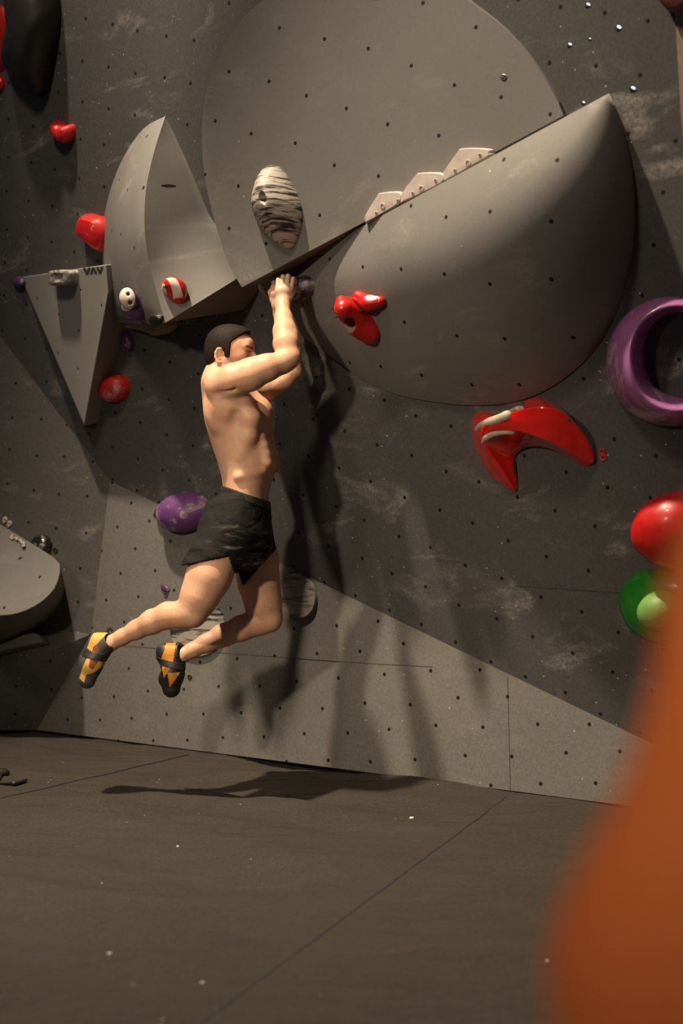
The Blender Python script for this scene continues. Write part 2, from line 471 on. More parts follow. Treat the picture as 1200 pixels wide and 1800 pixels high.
# ------------------------------------------------------------------ volumes
def catmull(pts, sub=6, closed=False):
    out = []; n = len(pts)
    for i in range(n if closed else n - 1):
        p = [Vector(pts[(i + k) % n]) if closed else Vector(pts[min(max(i + k, 0), n - 1)]) for k in (-1, 0, 1, 2)]
        for s_ in range(sub):
            t = s_ / sub
            out.append(.5 * ((2 * p[1]) + (-p[0] + p[2]) * t + (2 * p[0] - 5 * p[1] + 4 * p[2] - p[3]) * t ** 2 + (-p[0] + 3 * p[1] - 3 * p[2] + p[3]) * t ** 3))
    if not closed: out.append(Vector(pts[-1]))
    return out
def patch(name, chord, arc, hfun, mat, pl, label, cat='volume', rows=14, group=None, sharp=35):
    """surface spanned from a straight edge to an arc (same point count), closed down to the wall"""
    n = len(arc)
    vs = []; top = []
    for j in range(rows + 1):
        t = j / rows; row = []
        for i in range(n):
            c = chord[i].lerp(arc[i], t)
            h = hfun(i / (n - 1), t, c)
            row.append(len(vs)); vs.append(pl.P(c.x, c.y, h))
        top.append(row)
    fs = [(top[j][i], top[j + 1][i], top[j + 1][i + 1], top[j][i + 1]) for j in range(rows) for i in range(n - 1)]
    rim = top[0] + [top[j][-1] for j in range(1, rows + 1)] + top[-1][::-1][1:] + [top[j][0] for j in range(rows - 1, 0, -1)]
    b0 = len(vs)
    for r_ in rim:
        p = vs[r_]; vs.append(p - pl.n * (pl.h(p) + .01))
    m = len(rim)
    for i in range(m): fs.append((rim[i], rim[(i + 1) % m], b0 + (i + 1) % m, b0 + i))
    fs.append(tuple(b0 + i for i in range(m)))
    o = mk(name, vs, fs, mat, uvp=pl, smooth=True, sharp=sharp)
    import bmesh
    bm = bmesh.new(); bm.from_mesh(o.data)
    bmesh.ops.remove_doubles(bm, verts=bm.verts, dist=1e-5)
    bmesh.ops.recalc_face_normals(bm, faces=bm.faces); bm.to_mesh(o.data); bm.free()
    return tag(o, label, cat, group)
def resample(pts, n):
    L = [0]
    for a, b in zip(pts[:-1], pts[1:]): L.append(L[-1] + (b - a).length)
    out = []
    for i in range(n):
        s_ = L[-1] * i / (n - 1)
        k = max(j for j in range(len(L)) if L[j] <= s_ + 1e-9); k = min(k, len(pts) - 2)
        out.append(pts[k].lerp(pts[k + 1], (s_ - L[k]) / max(1e-9, L[k + 1] - L[k])))
    return out
def px2(l): return [Vector((x, y, 0)) for x, y in l]
NN = 48
arc1 = resample(catmull(px2([(425,505),(400,460),(372,370),(357,290),(355,220),(364,150),(385,95),(415,45),(462,0),(530,-50),(610,-80),(700,-78),(765,-45),(822,0),(880,44),(925,92),(960,142),(982,182),(990,203)])), NN)
ch1 = [Vector((425, 505, 0)).lerp(Vector((990, 203, 0)), i / (NN - 1)) for i in range(NN)]
A1, B1, T1 = D.P(425, 505, .25), D.P(990, 203, .02), D.P(600, -80, .06)
PD1 = plane3(A1, B1, T1)
def h1(a, t, c):
    p = PD1.P(c.x, c.y); 
    return D.h(p)
VOL1 = patch('half_disc_volume', ch1, arc1, h1, M_VOL, D, 'large upper grey half-disc volume holding the white stepped holds', sharp=30)
arc2 = resample(catmull(px2([(446,500),(470,525),(500,552),(530,590),(575,622),(625,658),(680,688),(740,703),(830,713),(905,706),(960,685),(1010,650),(1050,606),(1080,550),(1100,485),(1111,420),(1113,350),(1106,280),(1090,215),(1068,165)])), NN)
ch2 = [Vector((446, 500, 0)).lerp(Vector((1068, 165, 0)), i / (NN - 1)) for i in range(NN)]
def h2(a, t, c):
    base = .27 * math.sin(math.pi * min(1, a ** 1.2)) ** .75
    p = .68 + .32 * math.sin(math.pi / 2 * t / .3) if t < .3 else max(0, 1 - ((t - .3) / .7) ** 1.8) ** .9
    return .010 + base * p
VOL2 = patch('domed_half_disc_volume', ch2, arc2, h2, M_VOL2, D, 'large lower grey half-disc volume with rounded belly and red pocket hold', sharp=30, rows=22)
# left arch volume: ridge curve with two curved faces
ridge = resample(catmull(px2([(291,204),(272,262),(257,330),(254,400),(262,460),(277,520),(291,567)])), 30)
lft = resample(catmull(px2([(291,204),(252,226),(216,278),(192,340),(181,400),(180,460),(190,520),(210,566),(240,573)])), 30)
rgt = resample(px2([(291,204),(330,288),(372,390),(416,490)]), 30)
def arch():
    vs = []; fs = []; rows = 8
    def hr(a): return .01 + .42 * math.sin(math.pi * min(.5, a * .75)) ** .8
    for i in range(30):
        a = i / 29
        for j in range(rows + 1):          # left rim -> ridge
            t = j / rows; c = lft[i].lerp(ridge[i], t)
            lo = .0 + .13 * max(0, (a - .55) / .45) ** 1.5
            vs.append(D.P(c.x, c.y, lo + (hr(a) - lo) * math.sin(t * math.pi / 2) ** .85))
        for j in range(1, rows + 1):       # ridge -> right rim
            t = j / rows; c = ridge[i].lerp(rgt[i], t)
            lo = .16 * max(0, (a - .6) / .4) ** 1.3
            vs.append(D.P(c.x, c.y, lo + (hr(a) - lo) * (1 - t) ** .85))
    w_ = 2 * rows + 1
    for i in range(29):
        for j in range(2 * rows): fs.append((i*w_+j, i*w_+j+1, (i+1)*w_+j+1, (i+1)*w_+j))
    rim = [29*w_+j for j in range(w_)]; b0 = len(vs)
    left = [i*w_ for i in range(29, -1, -1)]; right = [i*w_+w_-1 for i in range(30)]
    loop = right + rim[::-1][1:] + left[1:]
    for r_ in loop:
        p = vs[r_]; vs.append(p - D.n * (D.h(p) + .012))
    m = len(loop)
    for i in range(m): fs.append((loop[i], b0+i, b0+(i+1) % m, loop[(i+1) % m]))
    fs.append(tuple(b0 + i for i in range(m)))
    o = mk('arched_volume', vs, fs, M_VOL2, uvp=D, smooth=True, sharp=28)
    import bmesh
    bm = bmesh.new(); bm.from_mesh(o.data); bmesh.ops.remove_doubles(bm, verts=bm.verts, dist=1e-5)
    bmesh.ops.recalc_face_normals(bm, faces=bm.faces); bm.to_mesh(o.data); bm.free()
    return tag(o, 'tall arched grey volume with a curved ridge, right of the triangular one', 'volume')
VOL3 = arch()
def facet(name, pts, faces, mat, pl, label, cat='volume', bev=.004):
    vs = [pl.P(x, y, h) if pl.__class__ is Plane else None for x, y, h in pts]
    o = mk(name, vs, faces, mat, uvp=pl)
    import bmesh
    bm = bmesh.new(); bm.from_mesh(o.data); bmesh.ops.recalc_face_normals(bm, faces=bm.faces); bm.to_mesh(o.data); bm.free()
    if bev:
        md = o.modifiers.new('bevel', 'BEVEL'); md.width = bev; md.segments = 2; md.limit_method = 'ANGLE'
    return tag(o, label, cat)
# triangular volume
PT = plane3(D.P(37, 487, 0), D.P(186, 465, .19), D.P(148, 746, .09))
def ht(x, y): return D.h(PT.P(x, y))
VOL4 = facet('triangular_volume', [(37,487,.0),(186,465,.19),(190,515,ht(190,515)),(148,746,.09),(174,743,-.01),(238,522,-.01),(240,462,-.01),(35,488,-.02),(147,750,-.02),(236,500,-.01)],
    [(0,3,2,1),(2,3,4,5),(1,2,5,9,6),(0,1,6,7),(0,7,8,3),(3,8,4),(7,6,9,5,4,8)], M_TRI, D, 'grey triangular volume with a letter logo beside the arched volume')
# bottom left rounded volume
def cyl_vol():
    topc = resample(catmull(px2([(-140,838),(0,921),(60,958),(96,981),(106,996),(98,1030),(75,1056),(40,1075),(0,1082),(-60,1078),(-140,1040)])), 40)
    botc = resample(catmull(px2([(-120,850),(0,925),(62,962),(100,985),(111,1008),(113,1050),(96,1078),(55,1115),(0,1150),(-60,1160),(-140,1120)])), 40)
    n = 40; vs = []
    for i, c in enumerate(topc):
        f = min(1, max(0, (c.y - 940) / 140))
        vs.append(B.P(c.x, c.y, .03 + .36 * f))
    for c in botc: vs.append(B.P(c.x, c.y, -.02))
    fs = [tuple(range(n)), tuple(range(2*n-1, n-1, -1))] + [(i, n+i, n+(i+1) % n, (i+1) % n) for i in range(n)]
    o = mk('rounded_volume', vs, fs, M_VOL, uvp=B, smooth=True, sharp=35)
    import bmesh
    bm = bmesh.new(); bm.from_mesh(o.data); bmesh.ops.recalc_face_normals(bm, faces=bm.faces); bm.to_mesh(o.data); bm.free()
    md = o.modifiers.new('bevel', 'BEVEL'); md.width = .004; md.segments = 2; md.limit_method = 'ANGLE'
    return tag(o, 'rounded grey volume cut off by the left edge, low on the wall', 'volume')
VOL5 = cyl_vol()

# slab added above the frame, shaped to shade disc and arch from key lamp
def shade_slab():
    P0 = Vector(KEY); zb = 5.6
    def at_z(p): d = p - P0; return P0 + d * ((zb - P0.z) / d.z)
    a, b_ = at_z(PD1.P(640, 0)), at_z(PD1.P(470, 280))
    d = (b_ - a); d.z = 0; d.normalize(); sdn = Vector((-d.y, d.x, 0))
    if sdn.y < 0: sdn = -sdn
    rim = [at_z(D.P(x, y, h)) for x, y, h in ((272, 265, .30), (262, 330, .36), (345, 520, .22))]
    wd = max((p - a).dot(sdn) for p in rim[:2]); ln = (rim[2] - a).dot(d)
    a0, a1 = a - d * 1.2, a + d * max(ln, (b_ - a).dot(d))
    vs = [a0, a1, a1 + sdn * wd, a0 + sdn * wd]; vs += [v + UPV * .25 for v in vs]
    fs = [(0,1,2,3),(7,6,5,4),(0,4,5,1),(1,5,6,2),(2,6,7,3),(3,7,4,0)]
    tag(mk('added_shade_slab', vs, fs, M_DARKGAP), kind='structure')
shade_slab()
# ------------------------------------------------------------------ placing holds on whatever surface a pixel meets
def bvh_of(o):
    M = o.matrix_basis
    return BVHTree.FromPolygons([M @ v.co for v in o.data.vertices], [tuple(p.vertices) for p in o.data.polygons])
bpy.context.view_layer.update()
SURF = [bvh_of(o) for o in (WK, WU, WR, WL, WC, VOL1, VOL2, VOL3, VOL4, VOL5)]
def hit(px, py):
    r = ray(px, py).normalized(); best = None
    for t in SURF:
        h = t.ray_cast(CAM, r)
        if h[0] is not None and (best is None or h[3] < best[3]): best = h
    n = best[1]
    if n.dot(r) > 0: n = -n
    return Plane(best[0], n)
def FR(px, py, pl=None):
    """tangent frame at a pixel; .P(px,py,h) gives points at height h above the surface"""
    f = hit(px, py) if pl is None else Plane(pl.P(px, py), pl.n)
    return f
def dome(name, fr, outline, prof, mat, label=None, cat='climbing hold', group=None, parent=None, smooth=True, cx=None, sharp=40, sub=5, skew=(0, 0), close=True, bev=0):
    """hold grown from a traced base outline: prof = [(scale, height)...] from the wall outward"""
    ol = catmull(px2(outline), sub, closed=True) if sub else px2(outline)
    base = [fr.P(p.x, p.y, 0) for p in ol]
    c = sum(base, Vector()) / len(base) if cx is None else fr.P(cx[0], cx[1], 0)
    vs = []; n = len(base)
    H = max(h for _, h in prof)
    for s_, h in [(prof[0][0], -.004)] + list(prof):
        off = (fr.u * skew[0] + fr.v * skew[1]) * (h / H if H else 0)
        for p in base: vs.append(c + (p - c) * s_ + fr.n * h + off)
    fs = []
    R_ = len(prof) + 1
    for j in range(R_ - 1):
        for i in range(n): fs.append((j*n+i, j*n+(i+1) % n, (j+1)*n+(i+1) % n, (j+1)*n+i))
    fs.append(tuple(range(n - 1, -1, -1))); fs.append(tuple((R_-1)*n + i for i in range(n)))
    o = mk(name, vs, fs, mat, parent, smooth=smooth, sharp=sharp)
    import bmesh
    bm = bmesh.new(); bm.from_mesh(o.data); bmesh.ops.recalc_face_normals(bm, faces=bm.faces); bm.to_mesh(o.data); bm.free()
    if bev:
        md = o.modifiers.new('bevel', 'BEVEL'); md.width = bev; md.segments = 3; md.limit_method = 'ANGLE'; md.angle_limit = R(25)
    if label: tag(o, label, cat, group)
    return o
def circ(cx, cy, rx, ry=None, rot=0, n=12):
    ry = ry or rx
    return [(cx + rx * math.cos(t) * math.cos(rot) - ry * math.sin(t) * math.sin(rot), cy + rx * math.cos(t) * math.sin(rot) + ry * math.sin(t) * math.cos(rot)) for t in [2 * math.pi * i / n for i in range(n)]]
def bolt(fr, px, py, h, r, parent, mat=None, name='bolt'):
    """socket bolt head: washer ring with a dark recess"""
    c = fr.P(px, py, h); n = 14; vs = []; 
    for rr_, hh in ((1, -.01), (1, .0015), (.62, .0022), (.5, -.002), (.0, -.002)):
        for i in range(n):
            t = 2 * math.pi * i / n
            vs.append(c + (fr.u * math.cos(t) + fr.v * math.sin(t)) * r * rr_ + fr.n * hh)
    fs = [(j*n+i, j*n+(i+1) % n, (j+1)*n+(i+1) % n, (j+1)*n+i) for j in range(4) for i in range(n)]
    o = mk(name, vs, fs, None, parent, mats=[mat or M_STEEL, M_DARKGAP], fm=[0 if j < 2 else 1 for j in range(4) for i in range(n)])
    return o
def root(o): return o
DOME = [(1, 0), (1, .15), (.96, .4), (.85, .66), (.66, .86), (.4, .97), (.15, 1)]
def dprof(h, k=DOME): return [(a, b * h) for a, b in k]
FLAT = [(1, 0), (1, .5), (.97, .8), (.9, .97), (.8, 1), (.3, 1)]

# --- upper left
f = FR(60, 110)
o = dome('climbing_hold', f, [(22,-10),(30,-60),(60,-90),(95,-60),(106,0),(107,40),(100,90),(92,130),(84,160),(72,170),(58,166),(35,145),(18,125),(14,105),(18,70),(26,40)], [(1,0),(1,.02),(.93,.06),(.72,.12),(.5,.15),(.3,.16),(.1,.165)], M_BLK, 'large black teardrop hold at the top left corner', skew=(.075,-.02))
bolt(f, 71, 166, .004, .006, o); bolt(f, 17, 121, .004, .006, o); bolt(f, 95, 88, .012, .006, o)
f = FR(4, 60)
dome('climbing_hold', f, [(-40,20),(-10,10),(8,11),(20,22),(27,40),(26,70),(20,95),(10,118),(2,124),(-20,140),(-50,100)], dprof(.05), M_RED, 'red rounded hold cut by left edge beside the black teardrop hold', skew=(.01,.02))
f = FR(2, 142)
dome('climbing_hold', f, [(-12,130),(2,132),(8,140),(9,150),(4,160),(-10,162)], dprof(.03), M_RED, 'tiny dark red hold at left edge under the larger red one')
f = FR(117, 230)
dome('climbing_hold', f, [(98,216),(103,211),(112,214),(118,219),(129,218),(133,226),(132,240),(124,249),(116,244),(105,233),(99,225)], [(1,0),(1,.02),(.92,.04),(.7,.055),(.4,.06)], M_REDC, 'small red incut hold alone on the upper left wall', skew=(-.005,-.012))
f = FR(150, 405, D)
o = dome('climbing_hold', f, [(148,398),(152,384),(160,376),(172,378),(190,385),(200,410),(192,440),(176,434),(160,420),(149,410)], [(1,0),(1,.03),(.9,.055),(.7,.07),(.35,.075)], M_REDC, 'red angular hold peeking out behind the left rim of the arched volume', smooth=True, sharp=30)
bolt(f, 158, 409, .062, .006, o)
# --- on and around the triangular volume
f = FR(60, 520)
dome('climbing_hold', FR(50, 505), circ(37, 496, 8, 11, -.3), dprof(.03), M_PUR, 'small purple round hold at the left tip of the triangular volume')
f = FR(118, 486)
o = dome('climbing_hold', f, [(98,478),(107,475),(125,474),(137,476),(138,488),(135,500),(120,502),(102,502),(99,492)], [(1,0),(1,.02),(.95,.034),(.86,.042),(.6,.045),(.3,.040)], plastic('worn_grey_hold', (.10,.10,.09), .6, chalk=1.0, chalk_scale=40), 'grey worn rectangular hold at the top edge of the triangular volume', skew=(-.004,.006))
bolt(f, 107, 484, .035, .005, o)
f = FR(150, 490)
def logo(px0, py0):
    """block letters V A V painted along the top edge"""
    g = FR(160, 492); out = []
    ang = math.atan2(-3, 45)
    def q(x, y): return g.P(px0 + x * math.cos(ang) - y * math.sin(ang), py0 + x * math.sin(ang) + y * math.cos(ang), .0012)
    def q0(x, y): return g.P(px0 + x * math.cos(ang) - y * math.sin(ang), py0 + x * math.sin(ang) + y * math.cos(ang), -.002)
    for k, up in ((0, 1), (1, -1), (2, 1)):
        x = k * 11.4
        sh = [(0,0),(4,0),(6.2,7),(8.4,0),(12.4,0),(8.2,11),(4.2,11)]
        if up < 0: sh = [(a, 11 - b) for a, b in sh]
        vs = [q(x + a, b) for a, b in sh] + [q0(x + a, b) for a, b in sh]
        n = len(sh)
        fs = [(0,1,2,5,6),(2,3,4,5)] + [(i, n+i, n+(i+1) % n, (i+1) % n) for i in range(n)]
        mk('logo_letter', vs, fs, M_DARKGAP, VOL4)
logo(146, 471)
dome('climbing_hold', FR(206, 684, D), circ(208, 683, 21, 25, .2), dprof(.075), plastic('red_ball_hold', (.45,.012,.01), .45, chalk=.35, chalk_scale=6), 'round red ball hold in the shade below the triangular volume', skew=(-.01,.01))
# --- arched volume holds
f = FR(222, 520)
F_ = None
def pocket_hold():
    f = FR(238, 538)
    P = lambda x, y, h: f.P(x, y, h)
    lo = np.array(P(230, 530, .05)) - .12; hi = lo + .24
    S = Field(lo, hi, .0025)
    S.ell(P(236, 538, .02), (.042, .060, .05), (f.u, f.v, f.n), k=.01)
    S.ell(P(226, 525, .045), (.036, .044, .036), (f.u, f.v, f.n), k=.02)
    S.half(f.o - f.n * .003, -f.n)
    S.cap(P(225, 517, .11), P(225, 517, .045), .009, .007, k=.006, op='-')
    S.cap(P(229, 532, .11), P(229, 532, .045), .012, .008, k=.006, op='-')
    Pm, Q = S.mesh(); Pm = relax(Pm, Q, 2)
    c = np.array(P(221, 524, .065)); ctr = Pm[Q].mean(1)
    hgt = (ctr - np.array(f.o)) @ np.array(f.n); du = (ctr - c) @ np.array(f.u); dv = (ctr - c) @ np.array(f.v)
    pxs = 600 + ctr[:, 0] / ctr[:, 1] * FPX; pys = HY - (ctr[:, 2] - CH) / ctr[:, 1] * FPX
    fm = ((((pxs - 222) / 15.5) ** 2 + ((pys - 526) / 21) ** 2 < 1) & (hgt > .015)).astype(np.int32)
    o = mk('climbing_hold', Pm, Q, None, smooth=True, mats=[M_PUR, M_WHT], fm=fm)
    return tag(o, 'purple hold with white chalked face and two finger pockets on the arched volume', 'climbing hold')
pocket_hold()
def striped_hold():
    f = FR(303, 515)
    P = f.P; c = P(304, 512, .02)
    S = Field(np.array(c) - .10, np.array(c) + .10, .0025)
    S.ell(P(306, 507, .01), (.046, .036, .055), (f.u, f.v, f.n), k=.02)
    S.ell(P(314, 518, .01), (.030, .036, .045), (f.u, f.v, f.n), k=.02)
    S.ell(P(298, 500, .025), (.025, .022, .035), (f.u, f.v, f.n), k=.015)
    S.half(f.o - f.n * .003, -f.n)
    Pm, Q = S.mesh(); Pm = relax(Pm, Q, 2); ctr = Pm[Q].mean(1)
    # painted diagonal stripes in the hold's own frame
    a = (ctr - np.array(P(304, 510, .05))); s_ = a @ np.array(f.u) + .42 * (a @ np.array(f.v))
    lowz = a @ np.array(f.v)
    fm = np.zeros(len(Q), np.int32)
    white = ((s_ > -.004) & (s_ < .030)) | ((s_ < -.020) & (s_ > -.042))
    fm[white & (lowz > -.026)] = 1
    o = mk('climbing_hold', Pm, Q, None, smooth=True, mats=[M_RED, plastic('chalked_white', (.50,.42,.36), .7)], fm=fm)
    tag(o, 'red and white striped hold with a bolt on the arched volume', 'climbing hold')
    bolt(f, 317, 504, .058, .008, o); bolt(f, 290, 503, .055, .005, o)
striped_hold()
f = FR(277, 556)
o = dome('climbing_hold', f, circ(278, 560, 8.5, 9.5, n=8), [(1,0),(1,.015),(.85,.022),(.5,.024)], M_BLK, 'small black screw-on hold at the bottom tip of the arched volume', smooth=True)
bolt(f, 278, 560, .019, .006, o)
f = FR(300, 590, D)
dome('climbing_hold', f, [(236,570),(262,566),(290,562),(305,558),(312,566),(311,575),(300,584),(288,587),(272,580),(255,576)], [(1,0),(1,.05),(.94,.065),(.8,.07)], M_CREAM, 'pale beige fin hold sticking out below the arched volume')
f = FR(226, 598)
dome('climbing_hold', f, circ(227, 598, 8, 18, -.25), dprof(.035), M_PUR, 'narrow dark purple hold below the pocketed purple hold', skew=(.004, -.006))
# --- upper disc: fin hold
def fin():
    f = FR(486, 372)
    m = streaked('driftwood_streaks', (.42,.38,.33), (.016,.015,.013), scale=(5, 5, 46), rot=(0, R(-38), 0), thr=(.47, .57), freq=1.5)
    o = dome('climbing_hold', f, [(450,330),(462,300),(478,291),(494,296),(514,323),(530,362),(531,392),(521,425),(510,438),(492,430),(470,412),(452,388),(446,360)],
        [(1,0),(1,.008),(.93,.03),(.80,.06),(.62,.09),(.42,.115),(.26,.128),(.17,.130),(.11,.120),(.06,.112)], m, 'large white and black streaked hold shaped like a shell on the upper half-disc', cx=(490, 358), skew=(.022, .012))
    bolt(f, 463, 375, .03, .004, o)
fin()
f = FR(885, 136)
o = dome('screw_cap', f, circ(885, 136, 6, 6), [(1,0),(1,.001),(.8,.002)], M_STEEL, 'round slotted bolt head near the right rim of the upper half-disc', 'bolt', sharp=20)
mk('slot', [f.P(881,138,.0025), f.P(882,139.5,.0025), f.P(889,134,.0025), f.P(888,132.5,.0025), f.P(881,138,-.001), f.P(882,139.5,-.001), f.P(889,134,-.001), f.P(888,132.5,-.001)],
   [(0,1,2,3),(0,4,5,1),(1,5,6,2),(2,6,7,3),(3,7,4,0)], M_DARKGAP, o)
# --- white stepped holds along the edge of the upper disc
M_TRAP = plastic('off_white_hold', (.46, .40, .36), .55)
for pts, bl, lb in (
    ([(647,391),(647,380),(668,346),(676,339),(712,338),(708,358),(652,391)], [(672,362,.011),(661,374,.006),(699,352,.006)], 'lowest of the three white stepped holds on the disc edge'),
    ([(708,357),(712,340),(735,310),(745,304),(785,305),(785,321),(714,356)], [(740,331,.011),(725,339,.006),(765,317,.006)], 'middle one of the three white stepped holds on the disc edge'),
    ([(784,320),(783,306),(808,269),(820,261),(864,262),(869,270),(864,276),(790,318)], [(822,286,.011),(799,299,.006),(843,272,.006)], 'topmost of the three white stepped holds on the disc edge')):
    cxy = (sum(p[0] for p in pts) / len(pts), sum(p[1] for p in pts) / len(pts))
    f = FR(cxy[0], cxy[1] - 12, PD1)
    o = dome('stepped_hold', f, pts, [(1,0),(1,.012),(.97,.022),(.90,.028),(.4,.029)], M_TRAP, lb, 'climbing hold', 'white stepped holds along the half-disc edge', sub=3, sharp=30)
    for bx, by, br in bl: bolt(f, bx, by, .029, br, o, mat=M_TRAP, name='bolt_hole')
# --- lower disc holds
def red_pocket():
    f = FR(640, 560); P = f.P
    c = P(618, 556, .05); S = Field(np.array(c) - .16, np.array(c) + .16, .0028)
    hexa = [(580,534),(598,518),(622,524),(645,536),(662,578),(654,597),(626,594),(600,582),(588,562)]
    o = None
    # faceted boss
    S.cap(P(640, 568, .0), P(604, 543, .085), .062, .036, k=.01)
    S.cap(P(628, 548, .0), P(600, 530, .07), .05, .022, k=.015)
    S.cap(P(650, 580, .0), P(625, 575, .05), .05, .034, k=.015)
    S.half(f.o - f.n * .003, -f.n)
    ax = (P(604, 566, .12) - P(640, 560, 0)).normalized()
    S.cap(P(606, 569, .13), P(622, 566, .045), .0225, .017, k=.004, op='-')
    Pm, Q = S.mesh(); Pm = relax(Pm, Q, 3); ctr = Pm[Q].mean(1)
    rim = np.array(P(607, 573, .095)); d = np.linalg.norm(ctr - rim, axis=1)
    ring = (d < .036) & (((ctr - rim) @ np.array(f.v)) < .008)
    o = mk('climbing_hold', Pm, Q, None, smooth=True, mats=[M_RED, M_CREAM], fm=ring.astype(np.int32))
    tag(o, 'red hold with a deep round pocket and chalked rim on the lower half-disc', 'climbing hold')
    bolt(f, 591, 557, .09, .005, o); bolt(f, 634, 546, .045, .005, o)
red_pocket()
def red_jug():
    f = FR(650, 525); P = f.P; c = P(650, 525, .02); S = Field(np.array(c) - .11, np.array(c) + .11, .0025)
    S.cap(P(630, 522, .02), P(648, 533, .028), .024, .026, k=.02)
    S.cap(P(648, 533, .028), P(668, 530, .015), .026, .020, k=.02)
    S.ell(P(648, 512, .05), (.040, .028, .040), (f.u, f.v, f.n), k=.012, op='-')
    S.half(f.o - f.n * .003, -f.n)
    Pm, Q = S.mesh(); Pm = relax(Pm, Q, 2); ctr = Pm[Q].mean(1)
    cc = np.array(P(648, 512, .05)); a = ctr - cc
    q = (a @ np.array(f.u) / .048) ** 2 + (a @ np.array(f.v) / .038) ** 2 + (a @ np.array(f.n) / .05) ** 2
    o = mk('climbing_hold', Pm, Q, None, smooth=True, mats=[M_RED, M_CHALK], fm=(q < 1).astype(np.int32))
    tag(o, 'small red incut hold with a chalked lip beside the red pocket hold', 'climbing hold')
red_jug()
f = FR(532, 506)
GRAB = f
dome('climbing_hold', f, circ(531, 507, 21, 24, .5), dprof(.085), M_PURD, 'dark purple chalked ball hold gripped by the climber', skew=(-.01, .0))
# --- left wall
f = FR(328, 898)
dome('climbing_hold', f, circ(331, 898, 40, 35, .1), dprof(.11), plastic('purple_ball', (.13,.045,.17), .55, chalk=.30, chalk_scale=7), 'large purple round hold dusted with chalk left of the shorts', skew=(-.015, .0))
f = FR(287, 906)
dome('climbing_hold', f, [(277,897),(283,893),(291,899),(298,910),(301,920),(292,921),(281,914)], dprof(.035), M_BLKG, 'small black glossy hold left of the large purple round hold', skew=(-.006, 0))
def ring_tag(px, py, r, mat, label, group=None, rot=0.0, parts=1):
    f = FR(px, py)
    vs = []; fs = []; n = 14
    for k in range(parts):
        ox, oy = (0, 0) if k == 0 else (r * .3, r * 1.75)
        b0 = len(vs)
        prof = ((1, -.003), (1, .003), (.8, .005), (.5, .004), (.42, -.003))
        for rr_, hh in prof:
            for i in range(n):
                t = 2 * math.pi * i / n
                vs.append(f.P(px + ox + r * rr_ * math.cos(t), py + oy + r * rr_ * 1.05 * math.sin(t), hh))
        fs += [(b0+j*n+i, b0+j*n+(i+1) % n, b0+(j+1)*n+(i+1) % n, b0+(j+1)*n+i) for j in range(len(prof)-1) for i in range(n)]
    o = mk('route_tag', vs, fs, mat, smooth=True, sharp=40)
    return tag(o, label, 'route tag', group)
ring_tag(273, 905, 4, M_BLK, 'tiny black ring tag left of the small black glossy hold')
ring_tag(333, 1190, 4, M_BLK, 'tiny black ring tag beside the hanging dark shoe')
f = FR(75, 957)
o = dome('climbing_hold', f, circ(75, 958, 17.5, 18), dprof(.05), M_BLKG, 'glossy black round hold above the rounded volume', skew=(-.004,-.002))
bolt(f, 71, 960, .05, .004, o)
ring_tag(97, 967, 4.5, M_BLK, 'small black ring tag right of the glossy black round hold')
f = FR(290, 1036)
dome('climbing_hold', f, circ(291, 1034, 9, 5.5, .7), dprof(.012), M_PUR, 'small oval purple tag plate left of the bent knee', 'route tag')
ring_tag(291, 1046, 3.5, M_PUR, 'tiny purple ring tag under the oval purple plate')
def drop_tag(px, py, label):
    f = FR(px, py)
    ol = [(px-4,py-2),(px-1,py-6),(px+4,py-4),(px+4,py+1),(px,py+5),(px-3,py+6)]
    o = dome('route_tag', f, ol, [(1,0),(1,.003),(.85,.005),(.45,.005)], M_WHT, label, 'route tag', 'white drop tags', sub=4)
    bolt(f, px, py - 1, .005, .004, o, mat=M_REDC)
drop_tag(9, 914, 'white drop-shaped tag at the left edge, upper one of two')
drop_tag(17, 921, 'white drop-shaped tag at the left edge, lower one of two')
# small white grade figures along the top edge of the rounded volume
def glyph(px, py, kind, label):
    f = FR(px, py + 4)
    strokes = {'6': [[(3,-4),(-1,-3),(-3,1),(-2,4),(1,5),(3,2),(1,0),(-2,1)]], 'v': [[(-3,-3),(0,3),(3,-3)]],
               '7': [[(-3,-2),(3,-4),(2,4)]], '8': [[(0,0),(-3,-3),(0,-5),(3,-3),(0,0),(-3,3),(0,5),(3,3),(0,0)]]}[kind]
    S = None; vs = []; fs = []
    for st in strokes:
        for a, b in zip(st[:-1], st[1:]):
            d = Vector((b[0]-a[0], b[1]-a[1], 0)).normalized(); nn = Vector((-d.y, d.x, 0)) * .9
            b0 = len(vs)
            for h in (-.002, .003):
                for p, s_ in ((a, 1), (b, 1), (b, -1), (a, -1)):
                    vs.append(f.P(px + p[0] * .85 + nn.x * s_, py + p[1] * .85 + nn.y * s_, h))
            fs += [(b0, b0+1, b0+2, b0+3)[::-1], (b0+4, b0+5, b0+6, b0+7), (b0, b0+1, b0+5, b0+4), (b0+1, b0+2, b0+6, b0+5), (b0+2, b0+3, b0+7, b0+6), (b0+3, b0, b0+4, b0+7)]
    o = mk('grade_figure', vs, fs, M_WHT); tag(o, label, 'figure', 'white figures on the rounded volume')
glyph(21, 943, '6', 'white figure nearest the left edge on the rounded volume, shaped like a six')
glyph(29, 946, 'v', 'white v-shaped mark on the top edge of the rounded volume')
glyph(35, 951, '7', 'white seven-like figure on the top edge of the rounded volume')
glyph(41, 956, '8', 'white eight-like figure, the rightmost on the rounded volume')
f = FR(70, 1128)
dome('climbing_hold', f, [(-20,1148),(20,1135),(60,1118),(76,1117),(88,1129),(86,1134),(50,1141),(0,1153),(-20,1156)], [(1,0),(1,.05),(.96,.07),(.85,.075)], M_VOL, 'thin grey fin hold poking out beneath the rounded volume', skew=(0, .0))
